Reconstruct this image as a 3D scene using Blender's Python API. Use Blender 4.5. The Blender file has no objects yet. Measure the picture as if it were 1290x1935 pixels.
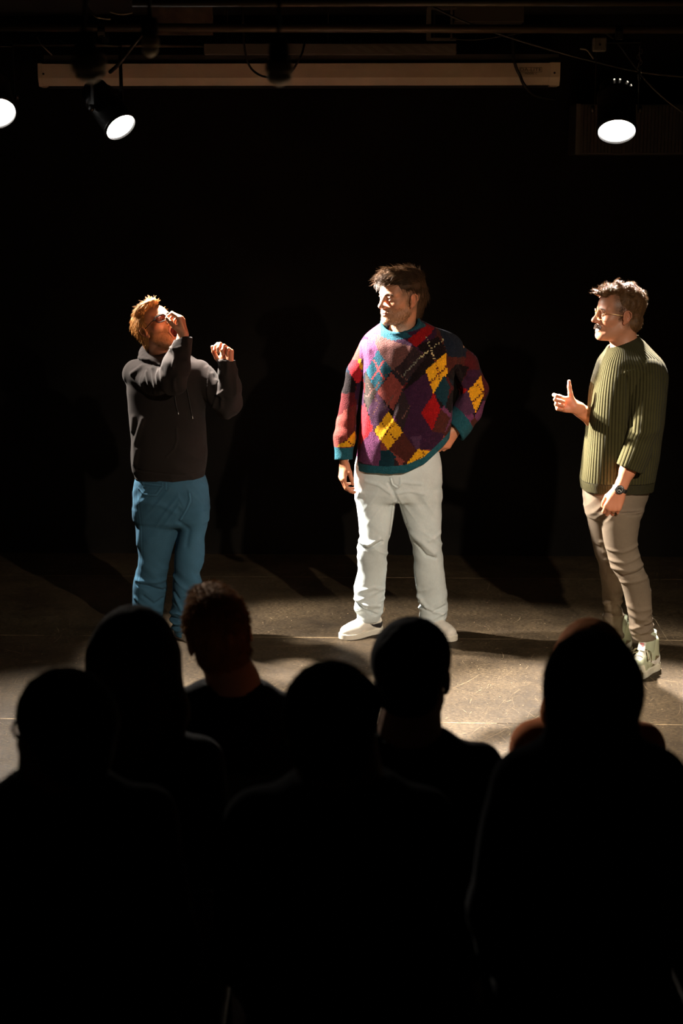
import bpy, bmesh, math, random
import numpy as np
from mathutils import Vector, Matrix

random.seed(7)
RNG = np.random.default_rng(11)
PI = math.pi
SC = bpy.context.scene
COL = SC.collection

# ------------------------------------------------------------------ camera
CAMH, PITCH, FPX = 2.24, math.radians(11.6), 3012.0
cam_d = bpy.data.cameras.new('camera')
cam = bpy.data.objects.new('camera', cam_d); COL.objects.link(cam)
cam.location = (0, 0, CAMH)
cam.rotation_euler = (PI / 2 - PITCH, 0, 0)
cam_d.sensor_fit = 'VERTICAL'; cam_d.sensor_height = 36.0; cam_d.sensor_width = 24.0
cam_d.lens = FPX / 1935 * 36.0
cam_d.clip_start = 0.05; cam_d.clip_end = 60
cam_d.dof.use_dof = True; cam_d.dof.focus_distance = 7.75; cam_d.dof.aperture_fstop = 3.4
SC.camera = cam

# ------------------------------------------------------------------ world, exposure
SC.view_settings.view_transform = 'Standard'
SC.view_settings.look = 'None'
SC.view_settings.gamma = 1.0
SC.view_settings.use_curve_mapping = False
SC.view_settings.exposure = 0.0
wd = bpy.data.worlds.new('world'); SC.world = wd; wd.use_nodes = True
wd.node_tree.nodes['Background'].inputs[0].default_value = (1.0, 0.86, 0.72, 1)
wd.node_tree.nodes['Background'].inputs[1].default_value = 0.004

def spot(name, loc, target, power, size, blend, color, radius=0.03):
    l = bpy.data.lights.new(name, 'SPOT'); o = bpy.data.objects.new(name, l); COL.objects.link(o)
    l.energy = power; l.spot_size = math.radians(size); l.spot_blend = blend; l.color = color
    l.shadow_soft_size = radius
    o.location = loc
    d = Vector(target) - Vector(loc)
    o.rotation_euler = d.to_track_quat('-Z', 'Y').to_euler()
    return o

WARM = (1.0, 0.84, 0.66)
WHITE = (1.0, 0.90, 0.78)
# visible stage lanterns: (lens centre, aim point, opening radius)
LAMPS = {
    'left':   dict(loc=(-1.74, 8.30, 2.60), d=(.26, -.72, -.64), r=0.092),
    'middle': dict(loc=(-1.115, 8.25, 2.53), d=(.53, -.50, -.67), r=0.080),
    'right':  dict(loc=(1.36, 8.10, 2.505), d=(-.06, -.60, -.80), r=0.092),
}
def lamp_spot(k, power, size, blend=.45, col=WHITE):
    L = LAMPS[k]; a = Vector(L['loc']); d = Vector(L['d']).normalized()
    return spot('spot_' + k, a + d * .05, a + d * 2, power, size, blend, col, .05)
lamp_spot('left', 1400, 58, .7); lamp_spot('middle', 2300, 58, .6); lamp_spot('right', 2800, 46, .5)
# added spots with no lantern behind them, past the left edge of the frame
spot('spot_side', (-2.4, 8.80, 3.02), (-.88, 7.85, 1.30), 2300, 40, .5, WHITE, .05)  # added to light the man in the hoodie from behind left
spot('spot_far', (-2.12, 8.95, 2.76), (1.15, 7.18, 1.26), 15000, 13, .9, WHITE, .05)  # added narrow beam to brighten the chest of the olive sweater
# front of house lantern hung over the audience, upstage aim
spot('spot_front', (1.75, 3.3, 2.70), (.45, 7.35, 0.08), 640, 52, 1.0, WARM, 0.04)

# ------------------------------------------------------------------ pixel helper
_cp, _sp = math.cos(PITCH), math.sin(PITCH)
def P(px, py, Y):
    a = (px - 645.0) / FPX; b = (967.5 - py) / FPX
    dy = _cp + b * _sp; dz = -_sp + b * _cp; t = Y / dy
    return np.array([t * a, Y, CAMH + t * dz])
def scale_at(py, Y):
    b = (967.5 - py) / FPX
    return FPX / (Y / (_cp + b * _sp))
def proj(V):
    d = V - np.array([0, 0, CAMH]); z = d[:, 1] * _cp - d[:, 2] * _sp
    up = d[:, 1] * _sp + d[:, 2] * _cp
    return 645 + FPX * d[:, 0] / z, 967.5 - FPX * up / z

# ------------------------------------------------------------------ signed distance modelling
def nrm(v):
    v = np.asarray(v, float); return v / (np.linalg.norm(v) + 1e-12)

def axis(lo, hi, coarse, bands=()):
    out = [lo]
    while out[-1] < hi:
        x = out[-1]; h = coarse
        for a, b, f in bands:
            if a - 1e-9 <= x < b: h = min(h, f)
            elif x < a: h = min(h, max(f, (a - x)) if a - x < coarse else coarse)
        out.append(x + h)
    return np.array(out, np.float32)

class Field:
    def __init__(self, xs, ys, zs):
        self.ax = (xs, ys, zs)
        self.F = np.full((len(xs), len(ys), len(zs)), 0.2, np.float32)
    def _sl(self, lo, hi):
        s = []
        for i in range(3):
            a = int(np.searchsorted(self.ax[i], lo[i])); b = int(np.searchsorted(self.ax[i], hi[i]))
            if b <= a: return None
            s.append(slice(a, b))
        return tuple(s)
    def apply(self, fn, lo, hi, k, op, m):
        s = self._sl([l - m for l in lo], [h + m for h in hi])
        if s is None: return
        X = self.ax[0][s[0]][:, None, None]; Y = self.ax[1][s[1]][None, :, None]; Z = self.ax[2][s[2]][None, None, :]
        d = fn(X, Y, Z); A = self.F[s]
        if op == '+':
            h = np.maximum(k - np.abs(A - d), 0) / k
            self.F[s] = np.minimum(A, d) - h * h * k * 0.25
        elif op == '-':
            d = -d; h = np.maximum(k - np.abs(A - d), 0) / k
            self.F[s] = np.maximum(A, d) + h * h * k * 0.25
        elif op == '&':
            self.F[s] = np.maximum(A, d)
    def cap(self, a, b, ra, rb, k=0.01, op='+', flat=None, f=1.0):
        a = np.asarray(a, float); b = np.asarray(b, float); ab = b - a; L2 = float(ab @ ab) + 1e-12
        r = max(ra, rb)
        if flat is not None: fu = nrm(flat)
        def fn(X, Y, Z):
            px, py, pz = X - a[0], Y - a[1], Z - a[2]
            t = np.clip((px * ab[0] + py * ab[1] + pz * ab[2]) / L2, 0, 1)
            dx = px - t * ab[0]; dy = py - t * ab[1]; dz = pz - t * ab[2]
            if flat is not None:
                c = (dx * fu[0] + dy * fu[1] + dz * fu[2]) * (1 / f - 1)
                dx = dx + c * fu[0]; dy = dy + c * fu[1]; dz = dz + c * fu[2]
            d = np.sqrt(dx * dx + dy * dy + dz * dz) - (ra + (rb - ra) * t)
            return (d * min(1.0, (1 + f) / 2) if flat is not None else d).astype(np.float32)
        self.apply(fn, np.minimum(a, b) - r, np.maximum(a, b) + r, k, op, k + 0.02)
    def tube(self, pts, rs, k=0.01, op='+', flat=None, f=1.0):
        for i in range(len(pts) - 1):
            self.cap(pts[i], pts[i + 1], rs[i], rs[i + 1], k, op, flat, f)
    def ell(self, c, r, R=None, k=0.01, op='+'):
        c = np.asarray(c, float); r = np.asarray(r, float); R = np.eye(3) if R is None else np.asarray(R)
        ext = np.sqrt(((R * r[None, :]) ** 2).sum(1))
        def fn(X, Y, Z):
            px, py, pz = X - c[0], Y - c[1], Z - c[2]; q = []
            for j in range(3): q.append(px * R[0, j] + py * R[1, j] + pz * R[2, j])
            k0 = np.sqrt(sum((q[j] / r[j]) ** 2 for j in range(3)))
            k1 = np.sqrt(sum((q[j] / r[j] ** 2) ** 2 for j in range(3))) + 1e-6
            return (k0 * (k0 - 1) / k1).astype(np.float32)
        self.apply(fn, c - ext, c + ext, k, op, k + 0.02)
    def box(self, c, h, R=None, rd=0.005, k=0.005, op='+'):
        c = np.asarray(c, float); h = np.asarray(h, float); R = np.eye(3) if R is None else np.asarray(R)
        ext = (np.abs(R) * h[None, :]).sum(1)
        def fn(X, Y, Z):
            px, py, pz = X - c[0], Y - c[1], Z - c[2]; q = []
            for j in range(3): q.append(np.abs(px * R[0, j] + py * R[1, j] + pz * R[2, j]) - (h[j] - rd))
            o = np.sqrt(sum(np.maximum(t, 0) ** 2 for t in q))
            i = np.minimum(np.maximum(q[0], np.maximum(q[1], q[2])), 0)
            return (o + i - rd).astype(np.float32)
        self.apply(fn, c - ext, c + ext, k, op, k + 0.02)
    def loft(self, rows, k=0.02, op='+', e=2.3, rd=0.02, tilt=(0, 0)):
        """rows: (z, cx, cy, a, b) horizontal superellipse slices, any order"""
        rows = np.array(sorted(rows), float); z0, z1 = rows[0, 0], rows[-1, 0]
        zs = np.linspace(z0, z1, 80)
        prof = []
        for j in range(1, 5):
            v = np.interp(zs, rows[:, 0], rows[:, j])
            for _ in range(2): v[1:-1] = (v[:-2] + 2 * v[1:-1] + v[2:]) / 4
            prof.append(v)
        amax = rows[:, 3].max(); bmax = rows[:, 4].max()
        lo = np.array([(rows[:, 1] - rows[:, 3]).min(), (rows[:, 2] - rows[:, 4]).min(), z0 - abs(tilt[0]) * amax - abs(tilt[1]) * bmax])
        hi = np.array([(rows[:, 1] + rows[:, 3]).max(), (rows[:, 2] + rows[:, 4]).max(), z1])
        xm = float(rows[0, 1]); ym = float(rows[0, 2])
        def fn(X, Y, Z):
            z = Z[0, 0]; cx, cy, a, b = [np.interp(z, zs, p)[None, None, :].astype(np.float32) for p in prof]
            qx = np.abs(X - cx) / a; qy = np.abs(Y - cy) / b
            kk = (qx ** e + qy ** e) ** (1 / e)
            g = np.sqrt((qx / a) ** 2 + (qy / b) ** 2) + 1e-4
            d = (kk - 1) * kk / g
            top = Z - z1; bot = (z0 + tilt[0] * (X - xm) + tilt[1] * (Y - ym)) - Z
            q1 = d + rd; q2 = np.maximum(top, bot) + rd
            return (np.sqrt(np.maximum(q1, 0) ** 2 + np.maximum(q2, 0) ** 2) + np.minimum(np.maximum(q1, q2), 0) - rd).astype(np.float32)
        self.apply(fn, lo, hi, k, op, k + 0.02)
    def cut(self, p, n, lo=None, hi=None):
        """remove everything on the side the normal points to (inside the lo-hi box)"""
        p = np.asarray(p, float); n = nrm(n)
        lo = [a[0] for a in self.ax] if lo is None else lo; hi = [a[-1] + 1 for a in self.ax] if hi is None else hi
        self.apply(lambda X, Y, Z: ((X - p[0]) * n[0] + (Y - p[1]) * n[1] + (Z - p[2]) * n[2]).astype(np.float32), lo, hi, 0.01, '&', 0.0)
    def mesh(self, smooth=1):
        F = self.F; nx, ny, nz = F.shape; S = F < 0
        c = np.zeros((nx - 1, ny - 1, nz - 1), np.uint8)
        for i in (0, 1):
            for j in (0, 1):
                for k in (0, 1):
                    c += S[i:nx - 1 + i, j:ny - 1 + j, k:nz - 1 + k]
        I = np.argwhere((c > 0) & (c < 8)); vid = np.full(c.shape, -1, np.int32); vid[tuple(I.T)] = np.arange(len(I))
        acc = np.zeros((len(I), 3)); cnt = np.zeros(len(I))
        cor = [(i, j, k) for i in (0, 1) for j in (0, 1) for k in (0, 1)]
        for a in cor:
            for b in cor:
                if sum(b) - sum(a) == 1 and all(y >= x for x, y in zip(a, b)):
                    fa = F[I[:, 0] + a[0], I[:, 1] + a[1], I[:, 2] + a[2]]; fb = F[I[:, 0] + b[0], I[:, 1] + b[1], I[:, 2] + b[2]]
                    m = (fa < 0) != (fb < 0); t = np.where(m, fa / np.where(m, fa - fb, 1), 0)
                    for q in range(3): acc[:, q] += m * (a[q] + t * (b[q] - a[q]))
                    cnt += m
        acc /= cnt[:, None]
        V = np.zeros((len(I), 3))
        for q in range(3):
            x = self.ax[q].astype(float); V[:, q] = x[I[:, q]] + acc[:, q] * (x[I[:, q] + 1] - x[I[:, q]])
        Q = []
        for q in range(3):
            sa = [slice(1, -1)] * 3; sa[q] = slice(0, -1); sb = [slice(1, -1)] * 3; sb[q] = slice(1, None)
            A = S[tuple(sa)]; B = S[tuple(sb)]; E = np.argwhere(A != B)
            if not len(E): continue
            s = A[tuple(E.T)]; E = E + 1; E[:, q] -= 1
            u, w = (q + 1) % 3, (q + 2) % 3
            du = np.zeros(3, int); du[u] = 1; dw = np.zeros(3, int); dw[w] = 1
            f = [vid[tuple((E - du - dw).T)], vid[tuple((E - dw).T)], vid[tuple(E.T)], vid[tuple((E - du).T)]]
            f = np.stack(f, 1); f[~s] = f[~s][:, ::-1]; Q.append(f)
        Q = np.concatenate(Q); Q = Q[(Q >= 0).all(1)]
        if smooth: V = laplace(V, Q, smooth)
        return V, Q

def laplace(V, Q, n, lam=0.5):
    E = np.concatenate([Q[:, [0, 1]], Q[:, [1, 2]], Q[:, [2, 3]], Q[:, [3, 0]]]); E = np.concatenate([E, E[:, ::-1]])
    deg = np.bincount(E[:, 0], minlength=len(V))[:, None] + 1e-9
    for _ in range(n):
        N = np.stack([np.bincount(E[:, 0], weights=V[E[:, 1], j], minlength=len(V)) for j in range(3)], 1) / deg
        V = V + lam * (N - V)
    return V
def normals(V, Q):
    fn = np.cross(V[Q[:, 2]] - V[Q[:, 0]], V[Q[:, 3]] - V[Q[:, 1]])
    N = np.zeros_like(V)
    for c in range(4):
        for j in range(3): N[:, j] += np.bincount(Q[:, c], weights=fn[:, j], minlength=len(V))
    return N / (np.linalg.norm(N, axis=1)[:, None] + 1e-12)

# ------------------------------------------------------------------ noise
def _h(i, j, k, s):
    n = (i * 374761393 + j * 668265263 + k * 2147483647 + s * 1274126177) & 0xffffffff
    n = ((n ^ (n >> 13)) * 1274126177) & 0xffffffff
    return ((n ^ (n >> 16)) & 0xffff) / 32768.0 - 1.0
def noise(Pn, s=0):
    Pn = np.asarray(Pn, float); i = np.floor(Pn).astype(np.int64); f = Pn - i; f = f * f * (3 - 2 * f); r = 0
    for a in (0, 1):
        for b in (0, 1):
            for c in (0, 1):
                w = (f[:, 0] if a else 1 - f[:, 0]) * (f[:, 1] if b else 1 - f[:, 1]) * (f[:, 2] if c else 1 - f[:, 2])
                r = r + w * _h(i[:, 0] + a, i[:, 1] + b, i[:, 2] + c, s)
    return r
def fbm(Pn, s=0, o=3):
    r = 0; a = 1.0
    for q in range(o): r = r + a * noise(np.asarray(Pn) * 2 ** q, s + q); a *= 0.5
    return r

# ------------------------------------------------------------------ objects
def make_obj(name, V, Q, mat, parent=None, smooth=True, col=None, facecol=None, attrs=None):
    me = bpy.data.meshes.new(name)
    V = np.asarray(V, float)
    if isinstance(Q, np.ndarray) and Q.ndim == 2:
        n = len(Q); k = Q.shape[1]
        me.vertices.add(len(V)); me.vertices.foreach_set('co', V.astype(np.float32).ravel())
        me.loops.add(n * k); me.loops.foreach_set('vertex_index', Q.astype(np.int32).ravel())
        me.polygons.add(n); me.polygons.foreach_set('loop_start', np.arange(0, n * k, k, dtype=np.int32))
        me.polygons.foreach_set('loop_total', np.full(n, k, np.int32))
        me.update(calc_edges=True)
    else:
        me.from_pydata([tuple(v) for v in V], [], [tuple(q) for q in Q])
    me.polygons.foreach_set('use_smooth', np.full(len(me.polygons), smooth))
    if col is not None:
        a = me.color_attributes.new('Col', 'FLOAT_COLOR', 'POINT')
        a.data.foreach_set('color', np.concatenate([col, np.ones((len(col), 1))], 1).astype(np.float32).ravel())
    if facecol is not None:
        k = Q.shape[1]; a = me.color_attributes.new('Col', 'FLOAT_COLOR', 'CORNER')
        fc = np.repeat(np.concatenate([facecol, np.ones((len(facecol), 1))], 1), k, axis=0)
        a.data.foreach_set('color', fc.astype(np.float32).ravel())
    for an, av in (attrs or {}).items():
        a = me.attributes.new(an, 'FLOAT_VECTOR', 'POINT'); a.data.foreach_set('vector', np.asarray(av, np.float32).ravel())
    me.materials.append(mat)
    o = bpy.data.objects.new(name, me); COL.objects.link(o)
    if parent is not None:
        o.parent = parent
        pm = Matrix.Identity(4); q = parent
        while q is not None: pm = q.matrix_basis @ pm if False else pm; q = q.parent
        root = parent
        while root.parent is not None: root = root.parent
        if parent is root and root.type == 'EMPTY':
            o.location = -root.location      # geometry is in world coordinates; the Empty sits at the thing's base
    return o
def thing(name, label, cat, loc, group=None):
    o = bpy.data.objects.new(name, None); COL.objects.link(o); o.location = loc; o.empty_display_size = 0.1
    o['label'] = label; o['category'] = cat
    if group: o['group'] = group
    return o
def tag(o, label, cat=None, group=None, kind=None):
    if label: o['label'] = label
    if cat: o['category'] = cat
    if group: o['group'] = group
    if kind: o['kind'] = kind
    return o

class MB:
    """simple poly mesh collector"""
    def __init__(s): s.V = []; s.F = []
    def add(s, V, F):
        o = len(s.V); s.V += [tuple(v) for v in V]; s.F += [tuple(i + o for i in f) for f in F]; return s
    def box(s, c, h, R=None, bev=0.0):
        R = np.eye(3) if R is None else np.asarray(R); c = np.asarray(c, float)
        bm = bmesh.new(); bmesh.ops.create_cube(bm, size=2)
        for v in bm.verts: v.co = Vector((v.co.x * h[0], v.co.y * h[1], v.co.z * h[2]))
        if bev > 0: bmesh.ops.bevel(bm, geom=bm.edges[:], offset=bev, segments=2, affect='EDGES', profile=0.5)
        bm.verts.index_update(); V = [c + R @ np.array(v.co) for v in bm.verts]; F = [[v.index for v in f.verts] for f in bm.faces]
        bm.free(); return s.add(V, F)
    def lathe(s, prof, o, d, n=24, caps=True):
        """prof: (radius, distance along d)"""
        d = nrm(d); u = nrm(np.cross(d, (0.13, 0.2, 1) if abs(d[2]) < 0.9 else (1, 0, 0))); w = np.cross(d, u); o = np.asarray(o, float)
        V = []; F = []
        for r, t in prof:
            for i in range(n): a = 2 * PI * i / n; V.append(o + d * t + r * (u * math.cos(a) + w * math.sin(a)))
        for j in range(len(prof) - 1):
            for i in range(n): F.append((j * n + i, j * n + (i + 1) % n, (j + 1) * n + (i + 1) % n, (j + 1) * n + i))
        if caps:
            F.append(tuple(range(n))[::-1]); F.append(tuple((len(prof) - 1) * n + i for i in range(n)))
        return s.add(V, F)
    def tube(s, pts, r, n=8):
        pts = [np.asarray(p, float) for p in pts]; V = []; F = []
        rs = r if hasattr(r, '__len__') else [r] * len(pts)
        u = None
        for i, p in enumerate(pts):
            d = nrm(pts[min(i + 1, len(pts) - 1)] - pts[max(i - 1, 0)])
            if u is None: u = nrm(np.cross(d, (0.1, 0.3, 1) if abs(d[2]) < 0.9 else (1, 0.1, 0)))
            u = nrm(u - d * (u @ d)); w = np.cross(d, u)
            for k in range(n): a = 2 * PI * k / n; V.append(p + rs[i] * (u * math.cos(a) + w * math.sin(a)))
        for i in range(len(pts) - 1):
            for k in range(n): F.append((i * n + k, i * n + (k + 1) % n, (i + 1) * n + (k + 1) % n, (i + 1) * n + k))
        F.append(tuple(range(n))[::-1]); F.append(tuple((len(pts) - 1) * n + k for k in range(n)))
        return s.add(V, F)
    def build(s, name, mat, parent=None, smooth=False):
        return make_obj(name, np.array(s.V), s.F, mat, parent, smooth)
def curve_pts(pts, n=24):
    """Catmull-Rom through the points"""
    p = [np.asarray(q, float) for q in pts]; p = [2 * p[0] - p[1]] + p + [2 * p[-1] - p[-2]]; out = []
    m = len(p) - 3
    for i in range(m):
        for j in range(max(2, n // m)):
            t = j / max(2, n // m); a, b, c, d = p[i:i + 4]
            out.append(0.5 * (2 * b + (c - a) * t + (2 * a - 5 * b + 4 * c - d) * t * t + (3 * b - a - 3 * c + d) * t ** 3))
    out.append(p[-2]); return out

# ------------------------------------------------------------------ materials
def pmat(name, color=(0.5, 0.5, 0.5), rough=0.7, metal=0.0, attr=False, bump=None, sheen=0.0, sss=0.0, spec=0.5, emit=None, var=0.0, varscale=60, coat=0.0):
    m = bpy.data.materials.new(name); m.use_nodes = True; nt = m.node_tree; b = nt.nodes['Principled BSDF']
    b.inputs['Roughness'].default_value = rough; b.inputs['Metallic'].default_value = metal
    b.inputs['Specular IOR Level'].default_value = spec; b.inputs['Sheen Weight'].default_value = sheen
    b.inputs['Sheen Roughness'].default_value = 0.5; b.inputs['Coat Weight'].default_value = coat
    src = None
    if attr:
        a = nt.nodes.new('ShaderNodeAttribute'); a.attribute_name = 'Col'; src = a.outputs['Color']
    else:
        b.inputs['Base Color'].default_value = (*color, 1)
        r = nt.nodes.new('ShaderNodeRGB'); r.outputs[0].default_value = (*color, 1); src = r.outputs[0]
    tc = nt.nodes.new('ShaderNodeTexCoord')
    if var > 0:
        n = nt.nodes.new('ShaderNodeTexNoise'); n.inputs['Scale'].default_value = varscale; n.inputs['Detail'].default_value = 4
        nt.links.new(tc.outputs['Object'], n.inputs['Vector'])
        mr = nt.nodes.new('ShaderNodeMapRange'); mr.inputs['From Min'].default_value = 0.3; mr.inputs['From Max'].default_value = 0.7
        mr.inputs['To Min'].default_value = 1 - var; mr.inputs['To Max'].default_value = 1 + var
        nt.links.new(n.outputs['Fac'], mr.inputs['Value'])
        vm = nt.nodes.new('ShaderNodeVectorMath'); vm.operation = 'SCALE'
        nt.links.new(src, vm.inputs[0]); nt.links.new(mr.outputs[0], vm.inputs['Scale']); src = vm.outputs[0]
    nt.links.new(src, b.inputs['Base Color'])
    if sss > 0:
        b.inputs['Subsurface Weight'].default_value = sss; b.inputs['Subsurface Radius'].default_value = (1.0, 0.35, 0.2); b.inputs['Subsurface Scale'].default_value = 0.008
    if bump:
        sc, st, di = bump
        n = nt.nodes.new('ShaderNodeTexNoise'); n.inputs['Scale'].default_value = sc; n.inputs['Detail'].default_value = 3
        nt.links.new(tc.outputs['Object'], n.inputs['Vector'])
        bp = nt.nodes.new('ShaderNodeBump'); bp.inputs['Strength'].default_value = st; bp.inputs['Distance'].default_value = di
        nt.links.new(n.outputs['Fac'], bp.inputs['Height']); nt.links.new(bp.outputs[0], b.inputs['Normal'])
    if emit:
        b.inputs['Emission Color'].default_value = (*emit[0], 1); b.inputs['Emission Strength'].default_value = emit[1]
    return m
def rib_wave(m, attr='rib', axis_i=0, strength=0.6, dist=0.004, fine=None, shape=1.0):
    """bump from a stored garment coordinate: knit ribs running along the garment"""
    nt = m.node_tree; b = nt.nodes['Principled BSDF']
    a = nt.nodes.new('ShaderNodeAttribute'); a.attribute_name = attr
    s = nt.nodes.new('ShaderNodeSeparateXYZ'); nt.links.new(a.outputs['Vector'], s.inputs[0])
    w = nt.nodes.new('ShaderNodeMath'); w.operation = 'SINE'
    mu = nt.nodes.new('ShaderNodeMath'); mu.operation = 'MULTIPLY'; mu.inputs[1].default_value = 2 * PI
    nt.links.new(s.outputs[axis_i], mu.inputs[0]); nt.links.new(mu.outputs[0], w.inputs[0])
    h = w.outputs[0]
    ab = nt.nodes.new('ShaderNodeMath'); ab.operation = 'ABSOLUTE'; nt.links.new(h, ab.inputs[0])
    pw = nt.nodes.new('ShaderNodeMath'); pw.operation = 'POWER'; pw.inputs[1].default_value = shape; nt.links.new(ab.outputs[0], pw.inputs[0])
    h = pw.outputs[0]
    bp = nt.nodes.new('ShaderNodeBump'); bp.inputs['Strength'].default_value = strength; bp.inputs['Distance'].default_value = dist
    nt.links.new(h, bp.inputs['Height'])
    if b.inputs['Normal'].links: nt.links.new(b.inputs['Normal'].links[0].from_socket, bp.inputs['Normal'])
    nt.links.new(bp.outputs[0], b.inputs['Normal'])
    return m
# ------------------------------------------------------------------ anatomy
def headframe(yaw, pitch=0, roll=0):
    y, p, r = map(math.radians, (yaw, pitch, roll))
    f = np.array([math.sin(y) * math.cos(p), -math.cos(y) * math.cos(p), math.sin(p)])
    up = nrm(np.array([0, 0, 1.0]) - f * f[2]); ri = np.cross(f, up)
    u = ri * math.cos(r) + up * math.sin(r); w = -ri * math.sin(r) + up * math.cos(r)
    return np.stack([u, f, w], 1)          # columns: person's right, forward, up

def head(F, c, R, s=1.0, mouth=0.0, smile=0.0, fat=0.0, nose=1.0, detail=True):
    c = np.asarray(c, float)
    L = lambda x, y, z: c + R @ (np.array([x, y, z]) * s)
    E = lambda x, y, z, rx, ry, rz, k, op='+': F.ell(L(x, y, z), np.array([rx, ry, rz]) * s, R, k, op)
    C = lambda a, b, ra, rb, k, op='+': F.cap(L(*a), L(*b), ra * s, rb * s, k, op)
    E(0, -.018, .030, .075, .098, .086, .01)
    E(0, .035, .035, .060, .056, .056, .03)
    E(0, .022, -.035, .058 + fat, .064, .078, .03)
    md = mouth                               # jaw drop
    for q in (-1, 1):
        C((q * .052, .0, -.062), (q * .020, .068 - md * .3, -.098 - md), .018 + fat, .016, .03)
        E(q * .042, .052, -.024, .022, .024, .018, .025)
        C((q * .044, .070, .019), (q * .012, .089, .014), .010, .009, .014)
    E(0, .080 - md * .4, -.100 - md, .021, .016, .016, .02)
    E(0, .025, -.085 - md * .5, .045 + fat, .050, .030, .03)
    E(0, .076, -.062, .029, .022, .026, .016)
    if not detail: 
        for q in (-1, 1): E(q * .079, -.010, -.012, .008, .020, .033, .006)
        C((0, .090, .004), (0, .112, -.032), .008, .013, .008)
        return
    for q in (-1, 1):
        E(q * .032, .096, .001, .019, .017, .0125, .012, '-')
        E(q * .031, .0725, .000, .0135, .0135, .0125, .002)
        F.tube([L(q * .017, .082, .004), L(q * .026, .0878, .0085), L(q * .037, .0865, .0075), L(q * .046, .076, .002)], [.0032 * s] * 4, .003)
        F.tube([L(q * .018, .081, -.004), L(q * .030, .0840, -.0085), L(q * .045, .076, -.002)], [.0028 * s] * 3, .003)
    C((0, .088, .010), (0, .108 * nose, -.026), .0075, .0085, .010)
    E(0, .110 * nose, -.033, .0115, .0125, .0105, .008)
    for q in (-1, 1):
        E(q * .0125, .099, -.037, .0075, .011, .0085, .004)
        E(q * .0065, .106, -.0445, .0035, .0055, .004, .002, '-')
    if mouth > 0:
        E(0, .094 - md * .2, -.070 - md * .45, .019, .034, .011 + md * .55, .006, '-')
        F.tube([L(-.024, .084, -.066 - md * .4), L(-.014, .096, -.058), L(0, .0985, -.0565), L(.014, .096, -.058), L(.024, .084, -.066 - md * .4)], [.0040 * s, .0048 * s, .0048 * s, .0048 * s, .0040 * s], .004)
        F.tube([L(-.024, .084, -.066 - md * .4), L(-.014, .090 - md * .3, -.080 - md), L(0, .093 - md * .3, -.082 - md), L(.014, .090 - md * .3, -.080 - md), L(.024, .084, -.066 - md * .4)], [.0040 * s, .0052 * s, .0055 * s, .0052 * s, .0040 * s], .004)
        F.tube([L(-.015, .086, -.0605), L(0, .091, -.0600), L(.015, .086, -.0605)], [.0035 * s] * 3, .002)
        E(0, .070, -.082 - md * .8, .014, .018, .006, .004)
    elif smile > 0:
        z = -.064
        F.tube([L(-.030, .078, z + .006), L(-.016, .093, z - .001), L(0, .098, z - .001), L(.016, .093, z - .001), L(.030, .078, z + .006)], [.003 * s, .0042 * s, .0045 * s, .0042 * s, .003 * s], .004)
        F.tube([L(-.030, .078, z + .003), L(-.016, .089, z - .013), L(0, .094, z - .016), L(.016, .089, z - .013), L(.030, .078, z + .003)], [.003 * s, .0045 * s, .0055 * s, .0045 * s, .003 * s], .004)
        E(0, .100, z - .007, .022, .012, .0045, .003, '-')
        E(0, .076, z - .006, .022, .015, .008, .002)
        for q in (-1, 1): E(q * .040, .062, -.034, .018, .018, .016, .012)
    else:
        F.tube([L(-.023, .084, -.0655), L(-.012, .0945, -.0625), L(0, .0970, -.0625), L(.012, .0945, -.0625), L(.023, .084, -.0655)], [.003 * s, .0042 * s, .0042 * s, .0042 * s, .003 * s], .004)
        F.tube([L(-.022, .084, -.0675), L(-.010, .0925, -.0720), L(0, .0945, -.0725), L(.010, .0925, -.0720), L(.022, .084, -.0675)], [.003 * s, .005 * s, .0052 * s, .005 * s, .003 * s], .004)
        F.tube([L(-.024, .090, -.0665), L(0, .104, -.0670), L(.024, .090, -.0665)], [.0016 * s] * 3, .002, '-')
    for q in (-1, 1):
        Re = R @ np.array([[1, q * .25, 0], [-q * .25, 1, .2], [0, -.2, 1]]); Re = Re / np.linalg.norm(Re, axis=0)
        F.ell(L(q * .078, -.012, -.008), np.array([.0075, .019, .029]) * s, Re, .005)
        F.ell(L(q * .076, -.004, -.034), np.array([.0055, .009, .011]) * s, Re, .005)
        F.ell(L(q * .0865, -.010, -.006), np.array([.0060, .0125, .020]) * s, Re, .003, '-')
        F.ell(L(q * .078, .0015, -.016), np.array([.005, .0055, .008]) * s, Re, .003)
        rim = [L(q * .0815, .004, .006), L(q * .083, -.004, .017), L(q * .0855, -.016, .019), L(q * .088, -.027, .010), L(q * .087, -.029, -.006), L(q * .082, -.021, -.024)]
        F.tube(rim, [.0026 * s] * 6, .003)

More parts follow.
